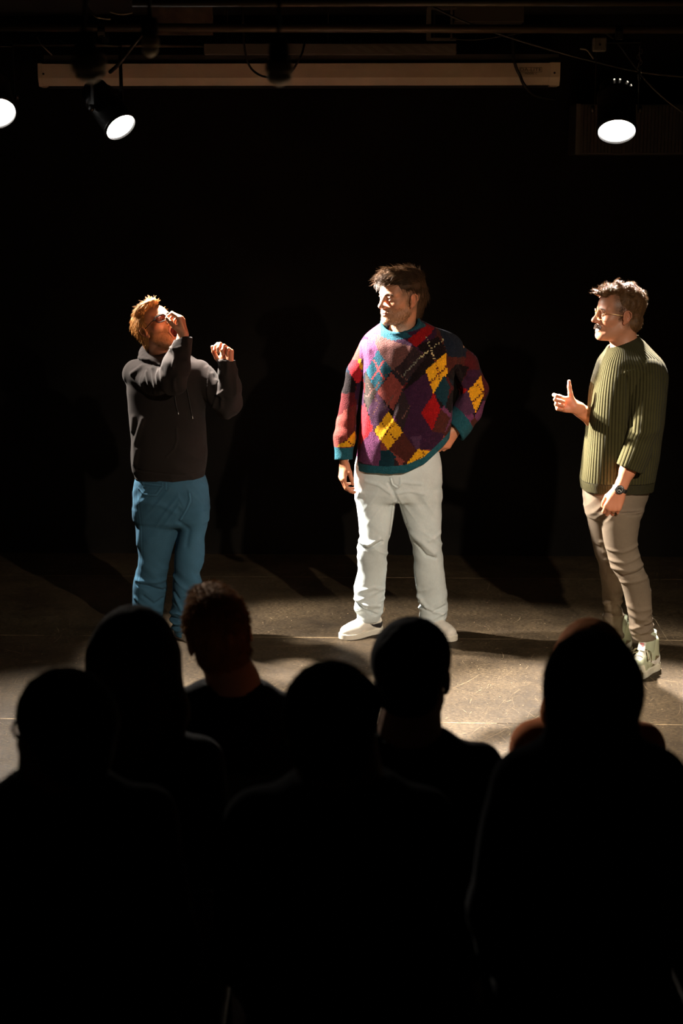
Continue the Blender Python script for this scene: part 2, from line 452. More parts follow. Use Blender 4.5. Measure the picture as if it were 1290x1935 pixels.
def head_color(V, col, c, R, s, skin, beard=None, brow=(.12, .06, .03), mouth=0.0, smile=0.0, moustache=None, lips=(.42, .15, .12), scalp=None, lid=None):
    q = (V - np.asarray(c)) @ R / s; x, y, z = q.T; ax = np.abs(x)
    inh = (np.abs(x) < .11) & (np.abs(y) < .14) & (z > -.16) & (z < .14)
    def mix(m, cc):
        m = np.clip(m, 0, 1)[:, None] * inh[:, None]; col[:] = col * (1 - m) + np.array(cc) * m
    sm = lambda v, a, b: np.clip((v - a) / (b - a), 0, 1)
    g = lambda dx, dy: np.exp(-(dx * dx + dy * dy))
    n1 = noise(q * 300, 3)
    mix(.25 * g((ax - .04) / .022, (z + .03) / .02) * (y > .03), (skin[0] * 1.0, skin[1] * .62, skin[2] * .6))
    mix(.35 * g(x / .014, (z + .036) / .012) * (y > .08), (skin[0] * 1.0, skin[1] * .6, skin[2] * .55))
    mix(.35 * (ax > .073) * (z < .03) * (z > -.05), (skin[0] * .95, skin[1] * .55, skin[2] * .5))
    md = mouth
    if beard is not None:
        jaw = sm(-z, .038, .058) * (y > -.012) * (z > -.13 - md * 1.2) * sm(y, -.012, .006) * (ax < .075)
        side = (y > .000) * (y < .022) * (z < .0) * (z > -.06) * .8
        mz = np.exp(-((z + .052) / .007) ** 2) * (ax < .026) * (y > .07)
        hole = 1 - .85 * np.exp(-((x / .022) ** 2 + ((z + .066) / .009) ** 2)) * (y > .07)
        m = np.clip(np.maximum.reduce([jaw * hole, side, mz]), 0, 1) * beard[1] * (.8 + .35 * n1)
        mix(m, beard[0])
    if moustache is not None:
        m = np.exp(-((z + .0535 + ax * .22) / .0062) ** 2) * sm(.031 - ax, 0, .004) * (y > .068); mix(m * 1.3, moustache)
    bz = .019 - ((ax - .030) / .02) ** 2 * .0035
    mix(1.3 * np.exp(-((z - bz) / .0042) ** 2) * (ax > .012) * (ax < .050) * (y > .05), brow)
    if scalp is not None:
        fc, a0 = scalp
        m = np.clip(sm(z, -.03, .01) * sm(-y, -.055, -.035) + sm(-y, .0, .03) * sm(z, -.07, -.045), 0, 1) * (ax < .079) * a0; mix(m * (.9 + .3 * n1), fc)
    eye = (ax - .031) ** 2 / .0105 ** 2 + (z / .0062) ** 2 < 1
    ey = eye & (y > .074)
    mix(ey * 1.0, (.62, .55, .50)); mix((ey & ((ax - .031) ** 2 + z ** 2 < .0050 ** 2)) * 1.0, (.05, .03, .02))
    mix(.7 * np.exp(-((z - .0085) / .003) ** 2) * (np.abs(ax - .031) < .014) * (y > .07), (skin[0] * .35, skin[1] * .22, skin[2] * .2))
    if mouth > 0:
        mo = (x / .021) ** 2 + ((z + .070 + md * .45) / (.013 + md * .55)) ** 2 < 1
        mix((mo & (y < .093) & (y > .02)) * 1.0, (.10, .012, .010)); mix((mo & (z > -.0645) & (y > .084)) * 1.0, (.7, .62, .5))
        ri = np.abs(np.sqrt((x / .024) ** 2 + ((z + .070 + md * .45) / (.017 + md * .55)) ** 2) - 1) < .2
        mix((ri & (y > .080)) * .7, lips)
    elif smile > 0:
        tz = -.071 - 0 * x + ((ax / .03) ** 2) * .006
        mix(((np.abs(z - tz) < .0055) & (ax < .023) & (y > .075) & (y < .0935)) * 1.0, (.80, .74, .62))
        mix(((np.abs(z - tz + .0105) < .0045) & (ax < .022) & (y > .08)) * .75, lips)
    else:
        mix(1.1 * np.exp(-((z + .0672) / .0018) ** 2) * (ax < .023) * (y > .078), (.16, .04, .03))
        mix(.7 * np.exp(-((z + .0665) / .0075) ** 2) * (ax < .021) * (y > .084), lips)
    for k in (-1, 1): mix(.9 * g((x - k * .0065) / .0035, (z + .0445) / .003) * (y > .085), (.08, .02, .015))

FL = [(.042, .026, .021), (.046, .029, .022), (.042, .027, .021), (.033, .020, .018)]
def hand(F, W, d, n, right, curls, thumb=((.65, .7, .2), (.75, .45, .35), (.85, .2, .35)), s=1.0, spread=.05, k=.004):
    """W wrist, d wrist->knuckles, n palm normal. Curls: 4 x (a,b,c) degrees. Returns useful points."""
    W = np.asarray(W, float); d = nrm(d); n = np.asarray(n, float); n = nrm(n - d * (n @ d)); t = np.cross(d, n) * (1 if right else -1)
    offs = (.029, .010, -.010, -.028); kd = (.091, .095, .090, .080); out = {'t': t, 'd': d, 'n': n, 'tips': [], 'mid': []}
    G = lambda a, b, c: W + s * (d * a + t * b + n * c)
    F.cap(G(-.03, 0, 0), G(.015, 0, 0), .026 * s, .027 * s, .012, flat=n, f=.68)
    for o, m in zip(offs, kd): F.cap(G(.008, o * .55, 0), G(m - .004, o, -.001), .0135 * s, .0118 * s, .014)
    F.ell(G(.038, .022, .010), np.array([.030, .018, .014]) * s, np.stack([d, t, n], 1), .012)
    F.ell(G(.045, -.024, .009), np.array([.032, .014, .012]) * s, np.stack([d, t, n], 1), .012)
    for i in range(4):
        p = G(kd[i], offs[i], -.001); a = 0; r = (.0096, .0088, .0080, .0072) if i < 3 else (.0084, .0076, .0070, .0063)
        sp = (1.2, .3, -.5, -1.5)[i] * spread
        for j in range(3):
            a += math.radians(curls[i][j]); dr = nrm(d * math.cos(a) + n * math.sin(a) + t * sp * math.cos(a))
            q = p + dr * FL[i][j] * s
            F.cap(p, q, r[j] * s, r[j + 1] * s, k if j else .008)
            if j < 2: out['mid'].append((p, q))
            p = q
        out['tips'].append(p)
    p = G(.018, .022, .006)
    for j, (v, l, ra, rb) in enumerate(zip(thumb, (.043, .034, .026), (.0145, .0115, .0102), (.0118, .0102, .0080))):
        dr = nrm(d * v[0] + t * v[1] + n * v[2]); q = p + dr * l * s; F.cap(p, q, ra * s, rb * s, .010 if j == 0 else .004); p = q
    out['tips'].append(p)
    return out

def foot(F, A, f, s=1.0):
    f = nrm((f[0], f[1], 0)); z = np.array([0, 0, 1.0]); A = np.array([A[0], A[1], 0])
    F.cap(A + z * .10, A - f * .03 + z * .050, .028 * s, .024 * s, .02)
    F.cap(A - f * .03 + z * .048, A + f * .10 * s + z * .038, .023 * s, .017 * s, .02)
    for i in range(5):      # toes
        sd = np.cross(f, z) * (i - 2) * .012
        F.cap(A + f * .09 * s + z * .036 + sd * .7, A + f * (.135 - abs(i - 1) * .007) * s + z * .034 + sd, .009, .007, .006)

def cloth_fold(V, N, folds, test=None):
    """folds: (polyline in world x,z) list, width m, height m; displaces along the normal where the surface faces front"""
    D = np.zeros(len(V))
    for pl, w, h in folds:
        best = np.full(len(V), 9.0)
        for a, b in zip(pl[:-1], pl[1:]):
            a = np.array(a); b = np.array(b); ab = b - a; L = ab @ ab + 1e-9
            q = V[:, [0, 2]] - a; t = np.clip(q @ ab / L, 0, 1); e = q - t[:, None] * ab
            best = np.minimum(best, np.sqrt((e ** 2).sum(1)) * (1 + 1.2 * (np.abs(t - .5) * 2) ** 3 * 0))
        D += h * np.exp(-(best / w) ** 2)
    m = np.clip(-N[:, 1] * 2 + .3, 0, 1)
    return V + N * (D * m)[:, None]

def strands(roots, dirs, length, rad, bend=None, wob=.25, seg=5, seed=0, curl=0.0, turns=1.5):
    """many tapered hair locks as thin three-sided tubes"""
    g = np.random.default_rng(seed); n = len(roots); V = []; Q = []
    p = roots.copy(); d = dirs / (np.linalg.norm(dirs, axis=1)[:, None] + 1e-9)
    L = length * (.6 + .7 * g.random(n)) if np.isscalar(length) else length
    pts = [p.copy()]; bend = np.zeros((n, 3)) if bend is None else bend; kick = g.normal(0, wob, (n, 3))
    for i in range(seg):
        d = d + bend / seg + kick / seg + g.normal(0, wob * .3, (n, 3)); d /= np.linalg.norm(d, axis=1)[:, None]
        p = p + d * (L / seg)[:, None]; pts.append(p.copy())
    u = np.cross(dirs, g.normal(0, 1, (n, 3))); u /= np.linalg.norm(u, axis=1)[:, None] + 1e-9; w = np.cross(dirs / (np.linalg.norm(dirs, axis=1)[:, None] + 1e-9), u)
    ph = g.random(n)[:, None] * 2 * PI
    for i, q in enumerate(pts):
        if curl: th = ph + turns * 2 * PI * i / seg; q = q + curl * min(1, i / 2) * (u * np.cos(th) + w * np.sin(th))
        r = rad * (1 - .85 * (i / seg) ** 1.5)
        for k in range(3):
            a = 2 * PI * k / 3; V.append(q + r * (u * math.cos(a) + w * math.sin(a)))
    V = np.stack(V, 1).reshape(-1, 3); m = 3 * (seg + 1); b = (np.arange(n) * m)[:, None]
    for i in range(seg):
        for k in range(3):
            Q.append(np.concatenate([b + i * 3 + k, b + i * 3 + (k + 1) % 3, b + (i + 1) * 3 + (k + 1) % 3, b + (i + 1) * 3 + k], 1))
    return V, np.concatenate(Q)
def merge(*ms):
    V = []; Q = []; o = 0
    for v, q in ms: V.append(v); Q.append(q + o); o += len(v)
    return np.concatenate(V), np.concatenate(Q)
def surf_roots(V, N, mask, n, seed=0):
    g = np.random.default_rng(seed); idx = np.where(mask)[0]; idx = g.choice(idx, n, replace=len(idx) < n); return V[idx], N[idx], idx

def shoe(name, A, f, parent, mat, sole_mat, s=1.0, high=0.0, wide=1.0, colfn=None, sole_h=.028, sole_col=None, h=.003):
    """A = ankle ground point, f = toe direction. Returns (upper, local frame fn)."""
    f = nrm((f[0], f[1], 0)); z = np.array([0, 0, 1.0]); sd = np.cross(f, z); A = np.array([A[0], A[1], 0.0])
    G = lambda a, b, c: A + s * (f * a + sd * b * wide) + z * c * s
    lo = A - .26 * s; hi = A + .30 * s
    F = Field(axis(A[0] - .22 * s, A[0] + .22 * s, h), axis(A[1] - .22 * s, A[1] + .22 * s, h), axis(-.01, .17 + high, h))
    F.cap(G(-.045, 0, .045), G(.02, 0, .060), .036 * s, .040 * s, .02)
    F.cap(G(-.045, 0, .05), G(-.035, 0, .085 + high), .036 * s, .036 * s, .02)
    F.cap(G(-.01, 0, .06), G(-.012, 0, .090 + high), .036 * s, .034 * s, .02)
    F.cap(G(.02, 0, .058), G(.10, -.002, .040), .040 * s, .036 * s, .025)
    F.cap(G(.09, .010, .036), G(.140, .004, .034), .036 * s, .030 * s, .02)
    F.cap(G(.09, -.014, .036), G(.135, -.006, .034), .034 * s, .030 * s, .02)
    F.cap(G(.0, 0, .088 + high * .8), G(.07, 0, .066), .020 * s, .014 * s, .01)        # tongue
    F.cap(G(-.028, 0, .10 + high), G(-.028, 0, .16 + high), .027 * s, .033 * s, .006, '-')
    F.cap(G(-.008, 0, .10 + high), G(-.008, 0, .16 + high), .024 * s, .030 * s, .006, '-')
    F.cut((0, 0, sole_h * .6), (0, 0, -1))
    V, Q = F.mesh(2)
    q = np.stack([(V - A) @ f / s, (V - A) @ sd / s, V[:, 2] / s], 1)
    col = colfn(q) if colfn else None
    up = make_obj(name, V, Q, mat, parent, col=col)
    F = Field(axis(A[0] - .22 * s, A[0] + .22 * s, h), axis(A[1] - .22 * s, A[1] + .22 * s, h), axis(-.006, sole_h + .02, h * .8))
    def flatten(c, r): F.cap(c + z * -.05, c + z * .08, r, r, .03)
    for a, b, r in ((-.050, 0, .040), (-.02, 0, .038), (.02, 0, .040), (.06, 0, .045), (.09, 0, .0475), (.115, 0, .045), (.138, .002, .038)): flatten(G(a, b, 0), r * s * (wide + 1) / 2)
    F.cut((0, 0, 0.0), (0, 0, -1)); F.cut((0, 0, sole_h), (0, 0, 1))
    V, Q = F.mesh(1); V[:, 2] = np.maximum(V[:, 2], 0.0)
    q = np.stack([(V - A) @ f / s, (V - A) @ sd / s, V[:, 2] / s], 1)
    make_obj('sole', V, Q, sole_mat, up, col=sole_col(q) if sole_col else None)
    return G, up
def ribbon(pts, nrm_, w, t=0.0012):
    """thin strap with thickness"""
    m = MB(); pts = [np.asarray(p, float) for p in pts]; V = []; n = len(pts)
    for i, p in enumerate(pts):
        d = nrm(pts[min(i + 1, n - 1)] - pts[max(i - 1, 0)]); nn = nrm(nrm_[i] if isinstance(nrm_, list) else nrm_); b = nrm(np.cross(d, nn))
        V += [p - b * w / 2 - nn * t, p + b * w / 2 - nn * t, p + b * w / 2 + nn * t, p - b * w / 2 + nn * t]
    Fc = [(4 * i + k, 4 * i + (k + 1) % 4, 4 * i + 4 + (k + 1) % 4, 4 * i + 4 + k) for i in range(n - 1) for k in range(4)] + [(3, 2, 1, 0), tuple(4 * n - 4 + k for k in range(4))]
    return m.add(V, Fc)

def fuzz(name, V, N, c, R, s, mask, n, length, rad, colr, man, dl, seed=1, out=.45, wob=.3, seg=3, mat=None):
    """short facial hair as tapered strands growing from the skin; mask and direction in head coordinates"""
    q = (V - np.asarray(c)) @ R / s; ro, rn, ix = surf_roots(V, N, mask(q), n, seed); rq = q[ix]
    d = dl(rq) @ R.T; d = d - rn * (d * rn).sum(1)[:, None]; d /= np.linalg.norm(d, axis=1)[:, None] + 1e-6
    g = np.random.default_rng(seed); ro = ro + g.normal(0, .0008, ro.shape)
    SV, SQ = strands(ro - rn * .001, d + rn * out, length * (.5 + .8 * g.random(n)), rad, bend=-rn * .3, wob=wob, seg=seg, seed=seed)
    v = np.repeat(1 + .6 * (g.random(n) - .5), 3 * (seg + 1))
    return make_obj(name, SV, SQ, mat or M_HAIR, man, col=np.clip(flat_col(len(SV), colr) * v[:, None], 0, 1))
def stubble(q, lo=.040):
    x, y, z = q.T; ax = np.abs(x)
    jaw = (y < .100) & (z < -lo) & (z > -.135) & (y > -.008) & (ax < .078) & ~((ax < .024) & (np.abs(z + .067) < .0085) & (y > .07)) & ~((y > .03) & (ax > .018) & (z > -.058) & (ax < .05) & (z > -.05))
    return jaw | ((y > -.006) & (y < .016) & (z < .0) & (z > -.05) & (ax > .05) & (ax < .074))
# ------------------------------------------------------------------ the room
def structure(name, V, Fc, mat):
    o = make_obj(name, np.array(V, float), Fc, mat, None, False); o['kind'] = 'structure'; return o
YAW = math.radians(1.6)                      # the stage set-out is turned a little against the camera axis
def yw(x, y, z=0.0): return (x * math.cos(YAW) + (y - 9.6) * math.sin(YAW), 9.6 + (y - 9.6) * math.cos(YAW) - x * math.sin(YAW), z)

def floor_material():
    m = bpy.data.materials.new('painted stage floor'); m.use_nodes = True; nt = m.node_tree; b = nt.nodes['Principled BSDF']; N = nt.nodes; Lk = nt.links.new
    tc = N.new('ShaderNodeTexCoord')
    rot = N.new('ShaderNodeMapping'); rot.inputs['Rotation'].default_value = (0, 0, YAW); Lk(tc.outputs['Object'], rot.inputs['Vector'])
    def noise_(scale, det=5, rough=.6, vec=None, dist=0):
        n = N.new('ShaderNodeTexNoise'); n.inputs['Scale'].default_value = scale; n.inputs['Detail'].default_value = det; n.inputs['Roughness'].default_value = rough; n.inputs['Distortion'].default_value = dist
        Lk(vec or rot.outputs[0], n.inputs['Vector']); return n.outputs['Fac']
    def ramp(v, a, b_, lo=0.0, hi=1.0):
        r = N.new('ShaderNodeMapRange'); r.inputs['From Min'].default_value = a; r.inputs['From Max'].default_value = b_; r.inputs['To Min'].default_value = lo; r.inputs['To Max'].default_value = hi
        Lk(v, r.inputs['Value']); return r.outputs[0]
    def mth(op, a, b_=None):
        r = N.new('ShaderNodeMath'); r.operation = op
        for i, q in enumerate((a, b_)):
            if q is None: continue
            if isinstance(q, (int, float)): r.inputs[i].default_value = q
            else: Lk(q, r.inputs[i])
        return r.outputs[0]
    # chips: small pale specks
    vo = N.new('ShaderNodeTexVoronoi'); vo.inputs['Scale'].default_value = 22; vo.inputs['Randomness'].default_value = 1; Lk(rot.outputs[0], vo.inputs['Vector'])
    chips = mth('MULTIPLY', ramp(vo.outputs['Distance'], .10, .05), ramp(noise_(3.1, 2), .50, .62))
    vo2 = N.new('ShaderNodeTexVoronoi'); vo2.inputs['Scale'].default_value = 70; Lk(rot.outputs[0], vo2.inputs['Vector'])
    chips = mth('MAXIMUM', chips, mth('MULTIPLY', ramp(vo2.outputs['Distance'], .16, .08), ramp(noise_(4.3, 3), .50, .60, 0, .7)))
    wear = ramp(noise_(2.2, 8, .72), .30, .66)
    mpf = N.new('ShaderNodeMapping'); mpf.inputs['Scale'].default_value = (1, 2.6, 1); Lk(rot.outputs[0], mpf.inputs['Vector'])
    fine = ramp(noise_(55, 5, .75, mpf.outputs[0]), .40, .62)
    grime = mth('MULTIPLY', wear, fine)
    base = N.new('ShaderNodeMixRGB'); base.inputs[1].default_value = (.018, .0125, .0075, 1); base.inputs[2].default_value = (.118, .084, .047, 1); Lk(grime, base.inputs[0])
    b2 = N.new('ShaderNodeMixRGB'); b2.inputs[2].default_value = (.30, .22, .13, 1); Lk(base.outputs[0], b2.inputs[1])
    Lk(mth('MULTIPLY', chips, .75), b2.inputs[0])
    Lk(b2.outputs[0], b.inputs['Base Color'])
    Lk(ramp(noise_(9, 6, .65), .3, .7, .46, .66), b.inputs['Roughness'])
    bp = N.new('ShaderNodeBump'); bp.inputs['Strength'].default_value = .35; bp.inputs['Distance'].default_value = .002
    Lk(fine, bp.inputs['Height']); Lk(bp.outputs[0], b.inputs['Normal'])
    return m
M_FLOOR = floor_material(); M_FLOOR.node_tree.nodes['Principled BSDF'].inputs['Specular IOR Level'].default_value = .12
M_BLACKWALL = pmat('black flat paint', (.0070, .0060, .0048), .9, bump=(35, .25, .002), var=.35, varscale=3, spec=.08)
M_CEIL = pmat('black ceiling paint', (.010, .009, .008), .85, bump=(20, .4, .004))

# floor: painted hardboard sheets 1.22 m deep, seams are real grooves between the sheets
seam_y = [yw(0, 9.6 - .12 - 1.25 * i)[1] for i in range(0, 9)]
fm = MB()
ys = [9.6] + [9.40 - 0.30 - 1.265 * i for i in range(0, 8)]
xs_off = [0.0, 1.22]
edges = [9.9, 9.02, 7.755, 6.47, 5.2, 3.93, 2.66, 1.39, -0.5]
for r in range(len(edges) - 1):
    y1, y0 = edges[r], edges[r + 1]
    off = (0.49, -0.75)[r % 2]
    xe = [-4.2] + [off + 2.44 * k for k in range(-2, 3) if -4 < off + 2.44 * k < 4] + [4.2]
    for a, b in zip(xe[:-1], xe[1:]):
        g = .0028
        bx = [yw(a + g, y0 + g), yw(b - g, y0 + g), yw(b - g, y1 - g), yw(a + g, y1 - g)]
        V = [(p[0], p[1], z) for z in (-.006, 0) for p in bx]
        fm.add(V, [(4, 5, 6, 7), (0, 1, 5, 4), (1, 2, 6, 5), (2, 3, 7, 6), (3, 0, 4, 7)])
M_SCRATCH = pmat('scratched paint', attr=True, rough=.5, spec=.2, var=.5, varscale=25)
def scratched_floor():
    """the sheets plus thousands of fine scuffs scored in their paint, all one floor"""
    g = np.random.default_rng(77); V = list(fm.V); Fc = list(fm.F); n0 = len(Fc); cols = []
    def scuff(x, y, ang, L, w, k, tone):
        m = 5; b = len(V); p = np.array([x, y]); a = ang
        for i in range(m + 1):
            d = np.array([math.cos(a), math.sin(a)]); nn = np.array([-d[1], d[0]]); ww = w * (.25 + .75 * math.sin(PI * (i + .3) / (m + .6)))
            V.append((p[0] + nn[0] * ww, p[1] + nn[1] * ww, .0004)); V.append((p[0] - nn[0] * ww, p[1] - nn[1] * ww, .0004)); p = p + d * L / m; a += k / m
        for i in range(m): Fc.append((b + 2 * i, b + 2 * i + 1, b + 2 * i + 3, b + 2 * i + 2)[::-1]); cols.append(tone)
    base = np.array([.20, .145, .085])
    for _ in range(24000):
        x = g.uniform(-2.6, 2.6); y = g.uniform(4.6, 9.4); dens = .25 + .75 * math.exp(-((y - 6.3) / 1.1) ** 2)
        dens *= .55 + .45 * math.sin(x * 2.1 + 1.3 * math.sin(y * 2.3)) 
        if g.random() > dens: continue
        L = float(np.clip(g.exponential(.055), .010, .42)); w = float(np.clip(g.exponential(.00045), .00025, .0018))
        scuff(x, y, g.uniform(0, PI), L, w, g.normal(0, .35) * min(1, L * 8), base * g.uniform(.25, 1.0))
    for _ in range(1500):       # small chips
        x = g.uniform(-2.6, 2.6); y = g.uniform(4.8, 9.3); scuff(x, y, g.uniform(0, PI), g.uniform(.002, .008), g.uniform(.0008, .0028), 0, base * g.uniform(.8, 2.2))
    # two pale worn bands where people have scraped their feet
    for cx_, cy_, n_ in ((.55, 6.5, 110), (1.05, 6.6, 90), (-1.45, 6.85, 120), (.1, 6.7, 90), (-.6, 6.8, 90)):
        for _ in range(n_): scuff(cx_ + g.normal(0, .34), cy_ + g.normal(0, .26), g.normal(.4, .9), abs(g.normal(.09, .06)) + .01, g.uniform(.00025, .0009), g.normal(0, .4), base * g.uniform(.3, .95))
    # worn pale edges along the sheet joints
    for r in range(1, 5):
        y_ = edges[r]; xx = -3.0
        while xx < 3.0:
            L = g.uniform(.05, .5); q = yw(xx, y_ + g.normal(0, .0012)); q2 = yw(xx + L, y_ + g.normal(0, .0012)); scuff(q[0], q[1], math.atan2(q2[1] - q[1], q2[0] - q[0]), L, g.uniform(.0014, .0032), 0, base * g.uniform(1.0, 2.4)); xx += L + (g.uniform(0, .25) if g.random() < .3 else 0)
    for (xs_, r) in ((.49, 0), (-.75, 1), (1.69, 1), (.49, 2), (-1.95, 2)):
        y1, y0 = edges[r], edges[r + 1]; yy = y0
        while yy < y1:
            L = g.uniform(.04, .3); q = yw(xs_, yy); scuff(q[0], q[1], PI / 2 - YAW, min(L, y1 - yy), g.uniform(.0008, .0020), 0, base * g.uniform(.7, 1.7)); yy += L + g.uniform(0, .15)
    o = make_obj('floor', np.array(V), Fc, M_FLOOR, None, False); me = o.data; me.materials.append(M_SCRATCH)
    mi = np.zeros(len(Fc), np.int32); mi[n0:] = 1; me.polygons.foreach_set('material_index', mi)
    a = me.color_attributes.new('Col', 'FLOAT_COLOR', 'CORNER'); fc = np.ones((len(Fc), 4)); fc[n0:, :3] = np.array(cols); a.data.foreach_set('color', np.repeat(fc, 4, axis=0).astype(np.float32).ravel())
    o['kind'] = 'structure'; return o
scratched_floor()
M_SEAM = pmat('worn seam tape', (.34, .29, .21), .7, var=.7, varscale=14)
sub = MB().box((0, 4.7, -.055), (4.6, 5.4, .05)); o = sub.build('trim_1', M_SEAM); o['kind'] = 'structure'

def wallbox(name, p, q, z0, z1, th, mat):
    a = np.array([p[0], p[1], 0.0]); b = np.array([q[0], q[1], 0.0]); d = nrm(b - a); n = np.array([-d[1], d[0], 0])
    c = (a + b) / 2 + n * th / 2; c[2] = (z0 + z1) / 2
    o = MB().box(c, (np.linalg.norm(b - a) / 2, th / 2, (z1 - z0) / 2), np.stack([d, n, np.array([0, 0, 1.0])], 1)).build(name, mat); o['kind'] = 'structure'; return o
CEILZ = 3.2
wallbox('wall_back', yw(-3.6, 9.6), yw(3.6, 9.6), 0, CEILZ, .12, M_BLACKWALL)
wallbox('wall_left', (-3.5, -.6), (-3.5, 9.75), 0, CEILZ, .12, M_BLACKWALL)
wallbox('wall_right', (3.5, 9.75), (3.5, -.6), 0, CEILZ, .12, M_BLACKWALL)
wallbox('wall_front', (3.6, -.6), (-3.6, -.6), 0, CEILZ, .12, M_BLACKWALL)
o = MB().box((0, 4.6, CEILZ + .05), (3.8, 5.4, .05)).build('ceiling', M_CEIL); o['kind'] = 'structure'
# ------------------------------------------------------------------ shared cloth and skin materials
M_SKIN = pmat('skin', attr=True, rough=.48, sss=.12, bump=(420, .12, .0006), spec=.4)
M_HAIR = pmat('hair', attr=True, rough=.58, spec=.25)
def rows(D, lst):
    out = []
    for py, xl, xr, b, dy in lst:
        p = P((xl + xr) / 2, py, D + dy); s = scale_at(py, D + dy); out.append((p[2], p[0], p[1], (xr - xl) / 2 / s, b))
    return out
def pts(D, lst): return [P(x, y, D + dy) for x, y, dy in lst]
def flat_col(n, c): return np.tile(np.array(c, float), (n, 1))
SKIN = (.54, .25, .145)

# ================================================================== the man in the patchwork sweater
DC = 7.83
sC = scale_at(800, DC)
man_c = thing('person', 'man on stage in a colourful argyle sweater and pale jeans, one hand on hip', 'person', tuple(P(755, 1197, DC)))
armR = pts(DC, [(700, 655, .01), (672, 704, .02), (662, 745, .02), (654, 805, -.02), (650, 862, -.06)])
armL = pts(DC, [(853, 656, .03), (888, 694, .08), (902, 742, .12), (888, 776, .06), (866, 810, -.01)])
headC, RC, kC = P(756, 561, DC - .02), headframe(-54, -2, 2), 1.09
legs1 = [(925, 671, 747, .098, 0), (953, 674, 746, .095, 0), (990, 678, 741, .088, -.01), (1012, 681, 737, .082, -.02), (1030, 677, 733, .078, -.02), (1045, 676, 732, .075, -.015), (1077, 677, 731, .072, 0), (1110, 668, 727, .078, .01), (1140, 669, 725, .078, .01), (1155, 671, 722, .072, .01), (1166, 673, 718, .064, .0), (1173, 674, 716, .060, 0)]
legs2 = [(925, 751, 834, .098, 0), (953, 755, 833, .095, 0), (977, 761, 834, .09, 0), (1012, 772, 832, .082, -.02), (1034, 781, 835, .078, -.02), (1066, 781, 838, .074, -.01), (1097, 784, 841, .074, 0), (1120, 790, 844, .076, .01), (1140, 792, 845, .074, .01), (1164, 792, 842, .066, 0), (1173, 794, 840, .060, 0)]
ankR = P(695, 1196, DC); ankL = P(818, 1197, DC + .0)

# body, one continuous skin surface
F = Field(axis(-.05, .86, .010, [(-.03, .10, .003), (.14, .42, .0022), (.50, .66, .003)]), axis(DC - .24, DC + .28, .008, [(DC - .20, DC + .13, .0025)]), axis(-.01, 1.90, .011, [(.70, .98, .0024), (1.50, 1.89, .0022)]))
head(F, headC, RC, kC)
nb = P(760, 628, DC + .03)
F.cap(headC + RC @ np.array([0, -.03, -.05]) * kC, nb, .056, .060, .02)
F.cap(nb, nb + np.array([0, 0, -.05]), .062, .09, .03)
F.loft([(z, cx, cy, a * .82, b * .78) for z, cx, cy, a, b in rows(DC, [(632, 700, 840, .10, .02), (680, 690, 850, .15, .02), (760, 690, 850, .16, .02), (850, 690, 835, .16, .02), (935, 676, 830, .13, 0)])], .03)
F.tube(armR, [.036, .030, .028, .028, .026], .02); F.tube(armL, [.050, .042, .036, .032, .026], .02)
for lg, ak in ((legs1, ankR), (legs2, ankL)):
    c = [np.array([cx, cy, z]) for z, cx, cy, a, b in rows(DC, lg)]
    F.tube(c[:-1] + [ak + np.array([0, 0, .10])], [.058 - .026 * i / (len(c) - 1) for i in range(len(c))], .02)
foot(F, ankR, (-.76, -.65)); foot(F, ankL, (.5, -.86))
wR = P(650, 872, DC - .07); wL = P(858, 815, DC - .03)
hand(F, wR, (-.10, -.22, -1), (.9, .30, -.1), True, [(22, 30, 18), (28, 38, 22), (32, 42, 24), (36, 42, 26)], thumb=((.80, .38, .35), (.92, .1, .35), (.95, -.05, .35)), s=.98)
hand(F, wL, (-.62, -.10, -.80), (-.35, .85, .15), False, [(25, 35, 20), (30, 40, 20), (35, 40, 25), (38, 42, 25)], thumb=((.5, .7, .3), (.7, .5, .4), (.8, .3, .4)), s=.98)
V, Q = F.mesh(1)
col = flat_col(len(V), SKIN)
head_color(V, col, headC, RC, kC, SKIN, beard=((.26, .15, .075), .62), brow=(.13, .07, .035), scalp=((.16, .105, .07), .75))
hm = V[:, 2] < 1.05
col[hm] *= np.array([1.08, .93, .88])
make_obj('body', V, Q, M_SKIN, man_c, col=col)
fuzz('beard', V, normals(V, Q), headC, RC, kC, stubble, 2600, .0075, .0006, (.17, .085, .035), man_c, lambda q: np.stack([q[:, 0] * 2, .2 + 0 * q[:, 1], -1 + 0 * q[:, 2]], 1), 12)
for sg in (-1, 1): fuzz('eyebrow', V, normals(V, Q), headC, RC, kC, lambda q: (np.abs(q[:, 2] - .019) < .0035) & (np.abs(q[:, 0] - sg * .031) < .018) & (q[:, 1] > .05), 130, .008, .0006, (.10, .05, .025), man_c, lambda q: np.stack([np.sign(q[:, 0]), .1 + 0 * q[:, 1], .15 + 0 * q[:, 2]], 1), 13, out=.2)

# sweater
F = Field(axis(-.06, .86, .0042), axis(DC - .25, DC + .30, .0055), axis(.74, 1.68, .0042))
tor = [(600, 735, 785, .075, .05), (612, 716, 812, .095, .045), (622, 700, 832, .112, .04), (634, 688, 848, .13, .03), (650, 681, 858, .145, .02), (690, 682, 858, .158, .01), (730, 684, 856, .162, 0), (770, 682, 854, .168, -.01), (800, 680, 852, .172, -.01), (830, 677, 848, .172, -.01), (860, 674, 842, .168, -.005), (915, 671, 838, .160, 0)]
F.loft(rows(DC, tor), .02, rd=.02)
F.ell(P(704, 661, DC + .02), (.062, .070, .066), None, .04); F.ell(P(845, 661, DC + .03), (.080, .090, .082), None, .07)
cb, ct = P(757, 624, DC + .01), P(756, 596, DC - .012)          # rolled mock collar
F.cap(cb, ct, .104, .098, .012)
F.cap(cb + np.array([0, .0, -.02]), ct + (ct - cb) * 2, .080, .086, .006, '-')
